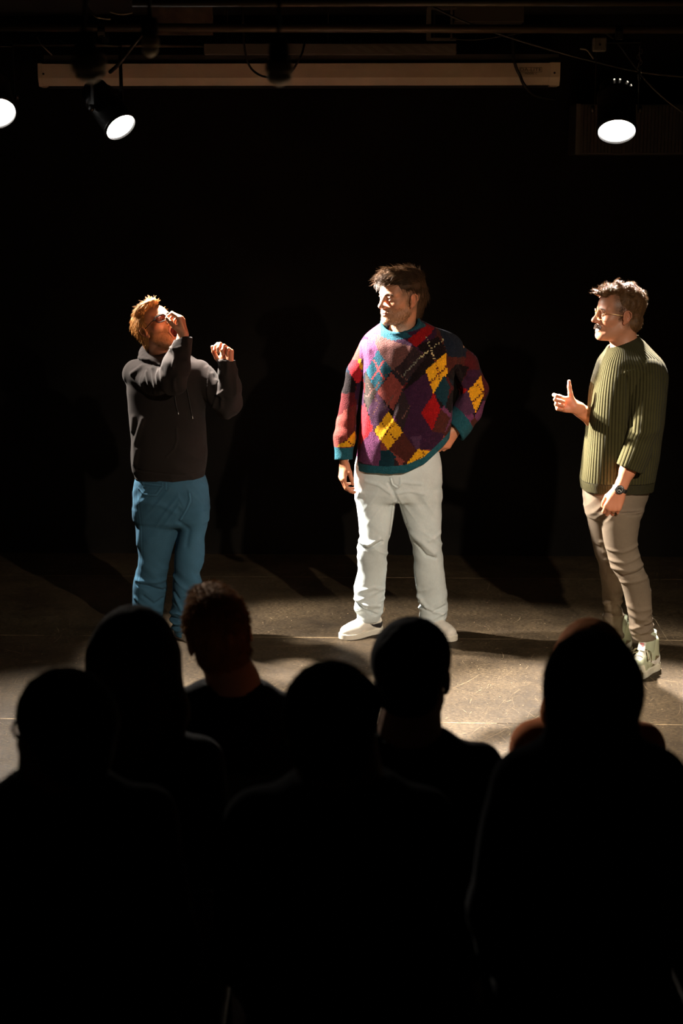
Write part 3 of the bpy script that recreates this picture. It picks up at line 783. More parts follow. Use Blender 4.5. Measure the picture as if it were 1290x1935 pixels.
nt_ = nrm(np.array([-.12, -.55, 1.0])); F.cut(P(757, 606, DC - .0), nt_, lo=[.10, DC - .2, 1.50], hi=[.48, DC + .3, 1.8])
hp = [P(x_, y_, DC - .16) for x_, y_ in ((690, 897), (722, 897), (765, 893), (800, 879), (836, 848))]      # the hem rides up towards the raised hand
for a_, b_ in zip(hp[:-1], hp[1:]): F.cut(a_, ((b_[2] - a_[2]) / (b_[0] - a_[0]), 0, -1), hi=[2, 9, 1.2])
torso_m = F.mesh(1)
F = Field(axis(-.10, .22, .0042), axis(DC - .22, DC + .18, .0055), axis(.80, 1.62, .0042))
F.tube(pts(DC, [(702, 660, .012), (673, 704, .02), (662, 745, .02), (653, 800, -.02), (651, 826, -.04), (650, 838, -.045), (649, 880, -.065)]), [.070, .052, .046, .049, .055, .047, .046], .016)
F.cut(P(649, 869, DC - .06), (.02, -.15, -1)); F.cap(P(649, 858, DC - .055), P(649, 900, DC - .08), .036, .038, .003, '-')
armR_m = F.mesh(1)
F = Field(axis(.38, .86, .0042), axis(DC - .18, DC + .28, .0055), axis(.90, 1.62, .0042))
F.tube(pts(DC, [(846, 664, .03), (877, 690, .07), (896, 736, .11), (884, 776, .06), (868, 800, .015), (850, 826, -.045)]), [.068, .073, .072, .070, .064, .060], .016)
for a, b, r in (((862, 700, -.03), (884, 745, .04), .012), ((880, 750, .03), (872, 785, .0), .014)): F.cap(P(a[0], a[1], DC + a[2]), P(b[0], b[1], DC + b[2]), r, r * .6, .03)
F.cut(P(859, 813, DC - .02), nrm(np.array([-.8, -.25, -.6]))); F.cap(P(864, 806, DC - .00), P(846, 832, DC - .06), .050, .052, .003, '-')
armL_m = F.mesh(1)
V, Q = merge(torso_m, armR_m, armL_m)
N = normals(V, Q)
w = fbm(V * np.array([7, 7, 3.5]), 5, 2) * .005 + fbm(V * np.array([16, 16, 9]), 9, 2) * .002
V = V + N * w[:, None]
Wp = lambda X, Y: (lambda p: (p[0], p[2]))(P(610 + X / 3.794, 480 + Y / 3.794, DC - .13))
V = cloth_fold(V, N, [([Wp(640, 660), Wp(560, 960), Wp(520, 1200)], .016, .005), ([Wp(760, 700), Wp(620, 1000), Wp(420, 1330)], .018, .006), ([Wp(900, 1180), Wp(700, 1350), Wp(480, 1420)], .020, .007), ([Wp(880, 1080), Wp(720, 1230), Wp(560, 1290)], .016, .005), ([Wp(330, 700), Wp(350, 1000), Wp(300, 1300)], .016, .005), ([Wp(960, 820), Wp(1060, 900), Wp(1130, 900)], .014, .006), ([Wp(920, 980), Wp(1020, 1010)], .012, .006)])
N = normals(V, Q)
# ---- knitted colour blocks, one colour per stitch
FC = V[Q].mean(1)
def poly_mask(x, z, poly):
    ins = np.zeros(len(x), bool); n = len(poly)
    for i in range(n):
        x1, z1 = poly[i]; x2, z2 = poly[(i + 1) % n]
        c = ((z1 > z) != (z2 > z)) & (x < (x2 - x1) * (z - z1) / (z2 - z1 + 1e-12) + x1); ins ^= c
    return ins
KT = {'teal': (.012, .070, .105), 'plum': (.125, .035, .095), 'mauve': (.115, .048, .045), 'char': (.022, .013, .016), 'terra': (.20, .042, .036), 'purp': (.060, .024, .055), 'aub': (.030, .009, .028), 'pinkred': (.42, .016, .025),
      'yel': (.66, .32, .012), 'brown': (.060, .015, .012), 'black': (.008, .005, .006), 'red': (.26, .006, .008), 'dteal': (.006, .028, .042), 'navy': (.008, .013, .024), 'maroon': (.060, .008, .010), 'grey': (.035, .027, .024)}
x, z = FC[:, 0], FC[:, 2]
# stitches: snap the pattern coordinate to the knitting grid (columns 6 mm, courses 5 mm)
gx = np.floor(x / .0068) * .0068 + .0034; gz = np.floor(z / .0055) * .0055 + .0027
back = FC[:, 1] > DC + .05
lw, lh = .105, .15
ia = np.floor(gx / lw + gz / lh + 3.3).astype(int); ib = np.floor(gx / lw - gz / lh + .2).astype(int)
pal = ['aub', 'brown', 'purp', 'char', 'maroon', 'dteal', 'plum', 'aub', 'terra', 'navy', 'brown', 'black']
colf = np.array([KT[pal[(a * 5 + b * 7) % 12]] for a, b in zip(ia, ib)])
blocks = [
 ('aub', [(560, 960), (740, 850), (800, 1000), (850, 1110), (780, 1260), (700, 1400), (600, 1420), (500, 1120)]),
 ('brown', [(820, 540), (1000, 560), (1100, 800), (900, 900), (800, 760)]), ('navy', [(830, 520), (960, 545), (1060, 680), (1040, 760), (900, 740)]),
 ('maroon', [(1050, 700), (1150, 800), (1190, 880), (1110, 1000), (1020, 840)]), ('black', [(960, 800), (1060, 830), (1000, 960), (880, 880)]), ('aub', [(1060, 850), (1150, 860), (1150, 920), (1060, 1010), (1000, 960)]),
 ('teal', [(385, 500), (500, 480), (640, 600), (500, 625), (395, 590)]), ('plum', [(330, 505), (395, 500), (420, 585), (360, 620), (270, 600)]),
 ('plum', [(250, 640), (390, 600), (395, 690), (310, 850), (285, 900), (262, 770)]),
 ('terra', [(245, 575), (300, 560), (262, 660), (262, 770), (185, 790), (190, 740)]),
 ('mauve', [(395, 590), (500, 625), (660, 670), (575, 765), (495, 835), (395, 690), (370, 640)]),
 ('char', [(575, 765), (650, 665), (745, 735), (640, 855), (570, 945), (495, 835)]), ('black', [(640, 855), (740, 735), (810, 760), (740, 850), (565, 985)]),
 ('black', [(670, 660), (830, 600), (900, 720), (805, 770), (740, 740)]),
 ('teal', [(395, 690), (492, 832), (385, 985), (308, 850)]), ('terra', [(490, 845), (578, 955), (500, 1115), (388, 990)]),
 ('grey', [(308, 860), (385, 985), (320, 1130), (296, 1050)]), ('purp', [(388, 990), (475, 1112), (370, 1255), (318, 1130)]),
 ('pinkred', [(268, 1080), (300, 1080), (358, 1250), (275, 1395), (262, 1300)]), ('plum', [(358, 1255), (415, 1340), (405, 1520), (230, 1500), (250, 1400)]),
 ('char', [(500, 1115), (570, 960), (620, 1100), (568, 1265)]), ('yel', [(466, 1122), (570, 1265), (465, 1390), (366, 1265)]),
 ('brown', [(570, 1268), (665, 1395), (605, 1500), (505, 1410), (470, 1392)]), ('dteal', [(470, 1392), (520, 1440), (500, 1530), (400, 1530), (415, 1400)]),
 ('yel', [(682, 1385), (810, 1420), (760, 1470), (690, 1500), (590, 1500)]), ('purp', [(620, 1300), (700, 1290), (690, 1385), (665, 1395)]),
 ('yel', [(888, 715), (895, 865), (790, 995), (735, 830)]), ('red', [(795, 995), (842, 1110), (780, 1258), (700, 1130)]),
 ('dteal', [(870, 870), (915, 960), (880, 1100), (805, 1010), (800, 985)]), ('brown', [(845, 1110), (915, 1180), (870, 1290), (780, 1270)]),
 ('aub', [(780, 1260), (870, 1290), (830, 1400), (700, 1390)]),
 ('red', [(605, 622), (800, 480), (845, 520), (672, 668)]),
 ('yel', [(1172, 880), (1215, 890), (1205, 1000), (1108, 1160), (1056, 1010)]), ('purp', [(960, 1000), (1056, 1010), (1108, 1165), (1020, 1180), (915, 1190)]), ('red', [(1000, 980), (1060, 1000), (1000, 1040)]),
 ('pinkred', [(185, 780), (262, 775), (292, 930), (240, 945), (185, 850)]), ('yel', [(255, 770), (275, 765), (285, 850), (265, 835)]),
 ('black', [(170, 860), (240, 945), (235, 1010), (110, 1030)]), ('aub', [(240, 945), (295, 930), (290, 1100), (235, 1100)]), ('maroon', [(110, 1030), (235, 1010), (240, 1100), (170, 1130), (95, 1200)]),
 ('terra', [(90, 1200), (170, 1125), (180, 1330), (110, 1380), (60, 1380)]), ('brown', [(170, 1125), (245, 1100), (235, 1300), (175, 1330)]), ('yel', [(228, 1285), (235, 1390), (100, 1390), (175, 1335)])]
front = ~back
for nm, pl in blocks:
    pp = [Wp(X, Y) for X, Y in pl]; m = poly_mask(gx, gz, pp) & front; colf[m] = KT[nm]
# dotted cross stitches
def seg(X1, Y1, X2, Y2, c, dot=True):
    a = np.array(Wp(X1, Y1)); b = np.array(Wp(X2, Y2)); ab = b - a; L = np.linalg.norm(ab); q = np.stack([gx, gz], 1) - a; t = q @ ab / L ** 2; dd = np.abs(q[:, 0] * ab[1] - q[:, 1] * ab[0]) / L
    m = front & (t > 0) & (t < 1) & (dd < .0046)
    if dot: m &= (np.floor(t * L / .0065).astype(int) % 2 == 0)
    colf[m] = c
dk = (.09, .02, .012); cr = (.42, .36, .20)
for a in ((410, 1195, 520, 1325), (520, 1190, 405, 1330), (700, 1395, 760, 1460), (740, 1440, 650, 1475), (805, 760, 835, 900), (890, 810, 765, 920), (1125, 970, 1175, 1050), (1175, 1020, 1085, 1090), (150, 1330, 215, 1385)): seg(*a, dk)
for a in ((745, 600, 800, 755), (870, 620, 690, 745)): seg(*a, cr)
seg(690, 745, 560, 880, (.13, .13, .11)); seg(360, 760, 440, 900, (.42, .06, .07), False); seg(440, 760, 350, 900, (.42, .06, .07), False)
for a in ((320, 930, 400, 1080), (480, 800, 600, 900), (310, 1030, 470, 850), (330, 1180, 420, 1060), (500, 1010, 440, 1100), (620, 1080, 560, 1180), (350, 620, 400, 580)): seg(*a, (.12, .055, .05))
# ribbed borders: hem, cuffs, collar
piece = np.concatenate([np.full(len(m_[1]), k_) for k_, m_ in enumerate((torso_m, armR_m, armL_m))])
hemz = FC[:, 2] - np.maximum.reduce([a_[2] + (b_[2] - a_[2]) / (b_[0] - a_[0]) * (FC[:, 0] - a_[0]) for a_, b_ in zip(hp[:-1], hp[1:])])
hem_m = (hemz < .040) & (piece == 0)
cufR = (piece == 1) & (FC[:, 2] < P(649, 843, DC - .05)[2]); pl0 = P(859, 813, DC - .02)
cufL = (piece == 2) & (((FC - pl0) @ nrm(np.array([.8, .25, .6]))) < .078)
colr = (((FC - P(757, 612, DC)) @ np.array([0, -.35, 1]) > .0) & (np.hypot(FC[:, 0] - P(757, 612, DC)[0], FC[:, 1] - DC) < .125))
for m, c in ((hem_m, (.015, .085, .115)), (cufR, (.015, .085, .115)), (cufL, (.012, .070, .095)), (colr, (.012, .065, .090))): colf[m] = c
tz = hemz.copy(); rag = (FC[:, 2] > 0) 
colf *= (1 + .22 * (noise(np.stack([gx * 150, gz * 180, FC[:, 1] * 100], 1), 2)))[:, None]
M_KNIT = pmat('patchwork knit', attr=True, rough=.95, sheen=.02, spec=.08, bump=(260, 1.0, .004))
rib = np.stack([V[:, 0] / .0136, V[:, 2] / .006, V[:, 1]], 1)
rib_wave(M_KNIT, 'rib', 0, .45, .0018, shape=.7)
make_obj('sweater', V, Q, M_KNIT, man_c, facecol=colf, attrs={'rib': rib})

# pale jeans
def trousers(name, D, pelvis, l1, l2, mat, man, folds, seed, amp=1.0, h=.0038, extra=None, xr=(-.1, .6), zr=(.0, 1.0), colfn=None):
    F = Field(axis(xr[0], xr[1], h), axis(D - .26, D + .26, h * 1.15), axis(zr[0], zr[1], h))
    F.loft(rows(D, pelvis), .02, rd=.015, e=2.3)
    F.loft(rows(D, l1), .020, rd=.006, e=2.15); F.loft(rows(D, l2), .020, rd=.006, e=2.15)
    if extra: extra(F)
    V, Q = F.mesh(1); N = normals(V, Q)
    x, y, z = V.T
    knee = np.exp(-((z - folds['knee']) / .10) ** 2); ank = np.exp(-((z - folds['ankle']) / .10) ** 2); hip = np.exp(-((z - folds['hip']) / .08) ** 2)
    def ridge(p, s): return 1 - np.abs(noise(p, s)) * 2.2
    w = ridge(V * np.array([6, 6, 22]) + np.array([0, 0, 1]) * (x * 18)[:, None], seed) * .0055 * knee + ridge(V * np.array([7, 7, 30]) - np.array([0, 0, 1]) * (x * 14)[:, None], seed + 1) * .0065 * ank + ridge(V * np.array([8, 8, 20]) + np.array([0, 0, 1]) * (np.abs(x - folds['cx']) * 26)[:, None], seed + 2) * .004 * hip
    w += fbm(V * np.array([9, 9, 5]), seed + 3, 2) * .003
    V = V + N * (w * amp)[:, None]
    V = cloth_fold(V, N, folds['lines'])
    V[:, 2] = np.maximum(V[:, 2], .012)
    return make_obj(name, V, Q, mat, man, col=colfn(V, N) if colfn else None)
Wj = lambda X, Y: (lambda p: (p[0], p[2]))(P(620 + X / 4.607, 860 + Y / 4.607, DC - .08))
foldsC = dict(knee=P(0, 1035, DC)[2], ankle=P(0, 1150, DC)[2], hip=P(0, 935, DC)[2], cx=P(750, 760, DC)[0], lines=[
 ([Wj(262, 790), Wj(340, 815), Wj(370, 800), Wj(465, 750)], .007, -.012), ([Wj(270, 760), Wj(340, 780), Wj(440, 725)], .010, .008), ([Wj(290, 690), Wj(320, 770)], .008, .006),
 ([Wj(700, 690), Wj(760, 760), Wj(850, 870), Wj(930, 895)], .007, -.010), ([Wj(720, 690), Wj(830, 770), Wj(920, 850)], .014, .009), ([Wj(880, 740), Wj(975, 690)], .010, .005),
 ([Wj(220, 1300), Wj(300, 1350), Wj(420, 1400)], .007, -.010), ([Wj(230, 1270), Wj(330, 1310), Wj(450, 1330)], .010, .008), ([Wj(290, 1190), Wj(400, 1160), Wj(490, 1190)], .010, .006),
 ([Wj(790, 1330), Wj(900, 1370), Wj(1020, 1330)], .008, -.008), ([Wj(790, 1240), Wj(860, 1350), Wj(1000, 1390)], .010, .008), ([Wj(780, 1180), Wj(800, 1300)], .012, .006),
 ([Wj(590, 270), Wj(640, 220), Wj(800, 240)], .008, .004), ([Wj(600, 320), Wj(700, 300), Wj(830, 330)], .008, .004), ([Wj(520, 230), Wj(560, 300), Wj(590, 380)], .008, -.006), ([Wj(320, 220), Wj(440, 250), Wj(540, 320)], .008, .004),
 ([Wj(540, 180), Wj(550, 230), Wj(590, 270), Wj(625, 240), Wj(625, 180)], .004, .003)])
def jean_col(base, D, Wf, seams=()):
    def fn(V, N):
        c = flat_col(len(V), base) * (1 + .10 * fbm(V * 9, 4, 3) + .05 * noise(V * 260, 8))[:, None]
        for pl in seams:
            best = np.full(len(V), 9.0)
            for a, b in zip(pl[:-1], pl[1:]):
                a = np.array(Wf(*a)); b = np.array(Wf(*b)); ab = b - a; q = V[:, [0, 2]] - a; t = np.clip(q @ ab / (ab @ ab), 0, 1); best = np.minimum(best, np.hypot(*(q - t[:, None] * ab).T))
            c *= (1 + .45 * np.exp(-(best / .0024) ** 2) * (N[:, 1] < .2) - .25 * np.exp(-((best - .007) / .003) ** 2) * (N[:, 1] < .2))[:, None]
        return c
    return fn
M_DENIM = pmat('denim', attr=True, rough=.92, sheen=.01, spec=.10, bump=(900, .25, .0008))
trousers('jeans', DC, [(835, 690, 820, .11, .0), (855, 676, 830, .125, 0), (880, 670, 834, .13, 0), (905, 669, 835, .13, 0), (930, 671, 834, .120, .0), (946, 674, 833, .10, .0)], legs1, legs2, M_DENIM, man_c, foldsC, 21,
         colfn=jean_col((.60, .67, .69), DC, Wj, [[(232, 100), (300, 120)], [(240, 300), (262, 480), (285, 690)], [(545, 190), (560, 240), (600, 262)], [(610, 400), (680, 600)], [(575, 420), (545, 690)]]))
# shoes: white leather with a black mark on the flank
def swoosh(q, side, x0=-.055, z0=.050, L=.085):
    u = (q[:, 0] - x0) / L; v = (q[:, 2] - z0) / L
    cen = -.18 + .55 * (u - .25) ** 2 * np.where(u > .25, .6, 5.0); th = .16 * np.clip(1 - np.abs(u - .2) / np.where(u > .2, .85, .3), 0, 1) ** .8
    return (np.abs(v - cen) < th) & (u > -.12) & (u < 1.05) & (np.sign(q[:, 1]) == side)
M_SHOE = pmat('shoe leather', attr=True, rough=.5, spec=.4); M_SOLE = pmat('shoe sole', attr=True, rough=.6)
def white_shoe(q):
    c = flat_col(len(q), (.80, .77, .70)); 
    for sd in (-1, 1): c[swoosh(q, sd, -.075, .062, .095)] = (.015, .013, .015)
    c[(q[:, 0] < -.05) & (q[:, 2] > .075)] = (.80, .78, .74); return c
def laces(G, up, mat, n=4, x0=.03, x1=.085, z0=.078, z1=.060, w=.024, r=.0022):
    m = MB()
    for i in range(n):
        t = i / (n - 1); x = x0 + (x1 - x0) * t; zz = z0 + (z1 - z0) * t
        m.tube(curve_pts([G(x, -w, zz - .004), G(x, -w * .5, zz + .008), G(x + .002, 0, zz + .012), G(x + .004, w * .5, zz + .008), G(x + .004, w, zz - .004)], 10), r, 6)
    m.build('laces', mat, up, True)
M_LACE_W = pmat('white lace', (.5, .48, .45), .8); M_DARKLACE = pmat('dark lace', (.05, .045, .04), .8)
G, up = shoe('shoe', ankR, (-.78, -.62), man_c, M_SHOE, M_SOLE, colfn=white_shoe, sole_col=lambda q: flat_col(len(q), (.78, .74, .64))); laces(G, up, M_DARKLACE)
G, up = shoe('shoe', ankL, (.55, -.83), man_c, M_SHOE, M_SOLE, colfn=white_shoe, sole_col=lambda q: flat_col(len(q), (.78, .74, .64))); laces(G, up, M_DARKLACE)

# hair: swept forward fringe, shaved sides, long at the nape
def hair_obj(prims, c, R, s, grid_h, colr, man, nstr, lenfn, dirfn, maskfn, seed, rad=.0011, wob=.22, amp=.004, stri=(60, 60, 12), out=.22, curl=0.0, seg=5):
    c = np.asarray(c, float)
    F = Field(axis(c[0] - .17, c[0] + .17, grid_h), axis(c[1] - .18, c[1] + .18, grid_h), axis(c[2] - .20, c[2] + .20, grid_h))
    L = lambda x, y, z: c + R @ (np.array([x, y, z]) * s)
    prims(F, L)
    V, Q = F.mesh(1); N = normals(V, Q); q = (V - c) @ R / s
    V = V + N * (noise(q * np.array(stri), seed) * amp)[:, None]
    N = normals(V, Q)
    roots, rn, idx = surf_roots(V, N, maskfn(q), nstr, seed)
    rq = (roots - c) @ R / s; nq = rn @ R
    d = dirfn(rq, nq) @ R.T; ln = lenfn(rq) * (.6 + .7 * np.random.default_rng(seed).random(len(rq)))
    d = d - rn * (d * rn).sum(1)[:, None]; d /= np.linalg.norm(d, axis=1)[:, None] + 1e-6; d = d + rn * out
    SV, SQ = strands(roots - rn * .002, d, ln, rad, bend=-rn * .45, wob=wob, seed=seed, curl=curl, seg=seg)
    col0 = flat_col(len(V), colr) * (1 + .35 * noise(q * 90, seed + 1))[:, None]
    g = np.random.default_rng(seed); v = np.repeat(1 + .45 * (g.random(nstr) - .4), 3 * (seg + 1))
    SC_ = flat_col(len(SV), colr) * v[:, None]
    V2, Q2 = merge((V, Q), (SV, SQ))
    return make_obj('hair', V2, Q2, M_HAIR, man, col=np.clip(np.concatenate([col0, SC_]), 0, 1))
def pC(F, L):
    k = kC
    F.ell(L(0, -.020, .052), np.array([.082, .104, .080]) * k, RC, .02)
    F.ell(L(0, .045, .098), np.array([.060, .060, .032]) * k, RC, .02)
    F.ell(L(0, .088, .078), np.array([.050, .022, .020]) * k, RC, .015)
    F.cap(L(0, -.085, .0), L(0, -.078, -.085), .060 * k, .034 * k, .03)
    F.ell(L(0, .075, -.01), np.array([.075, .060, .070]) * k, RC, .008, '-')
    for q in (-1, 1):
        F.ell(L(q * .095, .020, .000), np.array([.040, .062, .046]) * k, RC, .008, '-')
        F.ell(L(q * .090, -.010, -.030), np.array([.030, .036, .040]) * k, RC, .008, '-')
def dC(q, n):
    d = np.zeros_like(q); top = q[:, 2] > .06
    d[:] = np.stack([q[:, 0] * 2, -.25 - 0 * q[:, 1], -1 + 0 * q[:, 2]], 1)
    d[top] = np.stack([q[top, 0] * 3, .9 + 0 * q[top, 1], .15 - 4 * (q[top, 1] - .0)], 1); back = q[:, 1] < -.03
    d[back & ~top] = np.stack([q[back & ~top, 0] * 1.5, -.25 + 0 * q[back & ~top, 1], -1 + 0 * q[back & ~top, 1]], 1)
    return d
hair_obj(pC, headC, RC, kC, .0032, (.046, .023, .010), man_c, 5000, lambda q: np.where(q[:, 2] > .06, .052, .040), dC, lambda q: (q[:, 2] > .035) | (q[:, 1] < -.06), 3)
# ------------------------------------------------------------------ spectacles
def clear_glass(name, tint=(1, 1, 1), alpha=.12):
    m = bpy.data.materials.new(name); m.use_nodes = True; nt = m.node_tree; nt.nodes.clear()
    o = nt.nodes.new('ShaderNodeOutputMaterial'); t = nt.nodes.new('ShaderNodeBsdfTransparent'); t.inputs[0].default_value = (*tint, 1)
    g = nt.nodes.new('ShaderNodeBsdfGlossy'); g.inputs['Roughness'].default_value = .05; mx = nt.nodes.new('ShaderNodeMixShader'); mx.inputs[0].default_value = alpha
    nt.links.new(t.outputs[0], mx.inputs[1]); nt.links.new(g.outputs[0], mx.inputs[2]); nt.links.new(mx.outputs[0], o.inputs[0]); return m
def glasses(man, c, R, s, mat, lensmat, shape, wire, w=.024, h=.017, yoff=.100, z0=-.002, temple=.0018, front_extra=None):
    L = lambda x, y, z: np.asarray(c) + R @ (np.array([x, y, z]) * s)
    m = MB(); loops = []
    for q in (-1, 1):
        lp = []
        for i in range(28):
            a = 2 * PI * i / 28; ca, sa = math.cos(a), math.sin(a); e = shape
            x = np.sign(ca) * abs(ca) ** e * w; zz = np.sign(sa) * abs(sa) ** e * h
            if e < .8 and sa < 0: x *= .86
            xx = q * (.0335) + x; lp.append(L(xx, yoff - (abs(xx) ** 2) * 6.0, z0 + zz))
        loops.append(lp); m.tube(lp + [lp[0], lp[1]], wire * s, 6)
        hx = .0335 + w
        m.tube([L(q * hx, yoff - hx ** 2 * 6, z0 + h * .45), L(q * (hx + .006), yoff - hx ** 2 * 6 - .006, z0 + h * .45), L(q * .074, .060, z0 + h * .4), L(q * .080, .010, z0 + .003), L(q * .081, -.010, z0 + .004), L(q * .079, -.030, z0 - .014)], [wire * s, wire * s] + [temple * s] * 4, 6)
    m.tube([L(-.0335 + w, yoff - .001, z0 + .004), L(0, yoff + .004, z0 + .007), L(.0335 - w, yoff - .001, z0 + .004)], wire * s, 6)
    o = m.build('glasses', mat, man, True)
    for lp in loops:
        cen = sum(lp) / len(lp); f = R[:, 1]
        V = [cen + f * .0006] + [p + f * .0006 for p in lp] + [cen - f * .0006] + [p - f * .0006 for p in lp]; n = len(lp)
        Fc = [(0, 1 + i, 1 + (i + 1) % n) for i in range(n)] + [(n + 1, n + 2 + (i + 1) % n, n + 2 + i) for i in range(n)] + [(1 + i, n + 2 + i, n + 2 + (i + 1) % n, 1 + (i + 1) % n) for i in range(n)]
        make_obj('lens', np.array(V), Fc, lensmat, o, False)
    return o

# ================================================================== the shouting man in the hoodie
DL = 7.90
man_l = thing('person', 'bespectacled ginger man in a dark hoodie and blue jeans shouting upwards, hands raised', 'person', tuple(P(322, 1200, DL)))
headL, RL, kL = P(295, 618, DL), headframe(46, 36, -8), 1.0
rA = [(256, 708, .0), (290, 722, -.13), (326, 719, -.25), (333, 690, -.255), (340, 660, -.23), (345, 634, -.20)]
lA = [(375, 704, .0), (403, 735, -.03), (430, 767, -.05), (436, 735, -.08), (430, 700, -.10), (429, 690, -.105)]
L1 = [(960, 251, 340, .10, 0), (993, 256, 338, .095, 0), (1021, 257, 331, .088, -.01), (1051, 262, 323, .082, -.01), (1082, 257, 315, .078, -.005), (1094, 255, 312, .078, 0), (1106, 253, 315, .08, 0), (1132, 252, 311, .08, .01), (1162, 253, 304, .076, .01), (1188, 256, 302, .07, .0)]
L2 = [(960, 341, 394, .10, 0), (993, 341, 392, .095, 0), (1017, 335, 386, .088, -.02), (1040, 331, 386, .084, -.03), (1061, 330, 384, .080, -.04), (1082, 329, 378, .076, -.05), (1108, 324, 380, .078, -.06), (1140, 326, 379, .08, -.08), (1152, 322, 377, .078, -.09), (1176, 326, 370, .076, -.11), (1197, 333, 368, .066, -.12)]
akR = P(279, 1205, 7.84); akL = P(351, 1212, 7.76); akR[2] = akL[2] = 0
F = Field(axis(-1.18, -.44, .010, [(-1.10, -.88, .0022), (-.89, -.74, .0024), (-.66, -.50, .0024)]), axis(DL - .34, DL + .22, .008, [(DL - .32, DL + .12, .0026)]), axis(-.01, 1.74, .011, [(1.28, 1.70, .0023)]))
head(F, headL, RL, kL, mouth=.034)
nb = P(307, 680, DL + .02); F.cap(headL + RL @ np.array([0, -.035, -.05]), nb, .056, .058, .02); F.cap(nb, nb - np.array([0, 0, .05]), .06, .08, .03)
F.loft([(z, cx, cy, a * .80, b * .75) for z, cx, cy, a, b in rows(DL, [(690, 262, 375, .09, .01), (720, 246, 386, .12, 0), (800, 250, 388, .125, 0), (900, 255, 388, .12, 0), (975, 252, 393, .11, 0)])], .03)
F.tube(pts(DL, rA), [.050, .045, .040, .038, .032, .026], .02); F.tube(pts(DL, lA), [.048, .042, .040, .036, .029, .027], .02)
for lg, ak in ((L1, akR), (L2, akL)):
    c = [np.array([cx, cy, z]) for z, cx, cy, a, b in rows(DL, lg)]
    F.tube(c[:-1] + [ak + np.array([0, 0, .10])], [.056 - .024 * i / (len(c) - 1) for i in range(len(c))], .02)
foot(F, akR, (-.2, -1)); foot(F, akL, (.62, -.78))
hand(F, P(348, 634, DL - .205), (-.20, .10, .97), (-.90, .20, -.30), True, [(48, 62, 35), (52, 66, 38), (56, 70, 40), (58, 72, 40)], thumb=((.75, .45, .45), (.85, .2, .5), (.85, .0, .5)), s=.95)
hand(F, P(430, 694, DL - .105), (-.05, .05, 1), (-.50, -.86, 0), False, [(50, 62, 36), (58, 74, 40), (62, 80, 45), (66, 80, 45)], thumb=((.72, .62, .35), (.92, .30, .25), (.97, .1, .2)), s=.98)
V, Q = F.mesh(1); col = flat_col(len(V), (.56, .26, .145))
head_color(V, col, headL, RL, kL, (.56, .26, .145), beard=((.33, .15, .055), .62), brow=(.28, .14, .05), mouth=.034)
hm = np.hypot(V[:, 0] - headL[0], V[:, 2] - headL[2]) > .16; col[hm] *= np.array([1.05, .86, .84])
make_obj('body', V, Q, M_SKIN, man_l, col=col)
fuzz('beard', V, normals(V, Q), headL, RL, kL, lambda q: stubble(q, .044) & ~((np.abs(q[:, 0]) < .026) & (q[:, 2] > -.112) & (q[:, 2] < -.058) & (q[:, 1] > .06)), 2600, .0080, .0006, (.34, .155, .05), man_l, lambda q: np.stack([q[:, 0] * 2, .2 + 0 * q[:, 1], -1 + 0 * q[:, 2]], 1), 14)

F = Field(axis(-1.14, -.44, .0042), axis(DL - .36, DL + .22, .0050), axis(.74, 1.62, .0042))
tor = [(664, 286, 348, .07, .02), (674, 266, 362, .09, .02), (684, 256, 376, .11, .015), (695, 247, 386, .12, .01), (712, 241, 389, .128, .005), (740, 240, 389, .132, 0), (776, 244, 388, .136, -.005), (802, 246, 390, .14, -.01), (832, 249, 391, .142, -.01), (856, 248, 392, .142, -.01), (876, 249, 390, .14, -.005), (891, 251, 388, .134, 0), (896, 255, 387, .126, 0), (916, 256, 387, .124, 0)]
F.loft(rows(DL, tor), .02, rd=.02)
F.tube(pts(DL, [(258, 706, .0), (290, 720, -.12), (327, 718, -.25), (333, 692, -.255), (341, 662, -.232), (346, 630, -.20)]), [.070, .066, .064, .062, .047, .037], .014)
F.tube(pts(DL, [(373, 706, .0), (403, 736, -.03), (431, 765, -.05), (437, 735, -.08), (430, 703, -.10), (428, 680, -.11)]), [.066, .060, .066, .057, .043, .042], .014)
F.cap(P(343, 655, DL - .22), P(346, 645, DL - .21), .045, .043, .010)
# hood lying round the neck
hc = P(304, 676, DL + .015)
ring = [hc + np.array([math.cos(a) * .083, math.sin(a) * .086, .008 - .030 * max(0, -math.sin(a)) + .016 * max(0, math.sin(a)) - .010 * math.cos(a)]) for a in np.linspace(0, 2 * PI, 22)]
F.tube(ring, [.026 + .010 * max(0, math.sin(a)) for a in np.linspace(0, 2 * PI, 22)], .012)
F.ell(hc + np.array([-.01, .125, -.03]), (.115, .065, .075), None, .03)
F.cap(hc + np.array([0, 0, -.02]), headL - np.array([.0, 0, .0]), .058, .068, .006, '-')
F.cut(P(320, 911, DL - .13), (.03, 0, -1), hi=[0, 9, 1.2])
F.cut(P(345, 640, DL - .205), (-.10, .10, 1), lo=[-1.0, DL - .33, P(0, 655, DL)[2]], hi=[-.69, DL - .12, 1.8])
F.cut(P(429, 697, DL - .105), (-.05, .05, 1), lo=[-.70, 7, 1.4], hi=[-.4, 9, 1.8])
V, Q = F.mesh(1); N = normals(V, Q)
Wh = lambda X, Y: (lambda p: (p[0], p[2]))(P(220 + X / 4.96, 550 + Y / 4.96, DL - .15))
w = fbm(V * np.array([6, 6, 4]), 31, 2) * .005
arm = (V[:, 2] > P(0, 800, DL)[2]) & ((V[:, 0] > P(395, 760, DL)[0]) | (V[:, 1] < DL - .15))
w += np.where(arm, (1 - np.abs(noise(V * np.array([28, 10, 16]), 33)) * 2.2) * .006, (1 - np.abs(noise(V * np.array([9, 9, 12]) + np.array([0, 0, 6]) * V[:, :1], 35)) * 2.0) * .0028)
V = V + N * w[:, None]
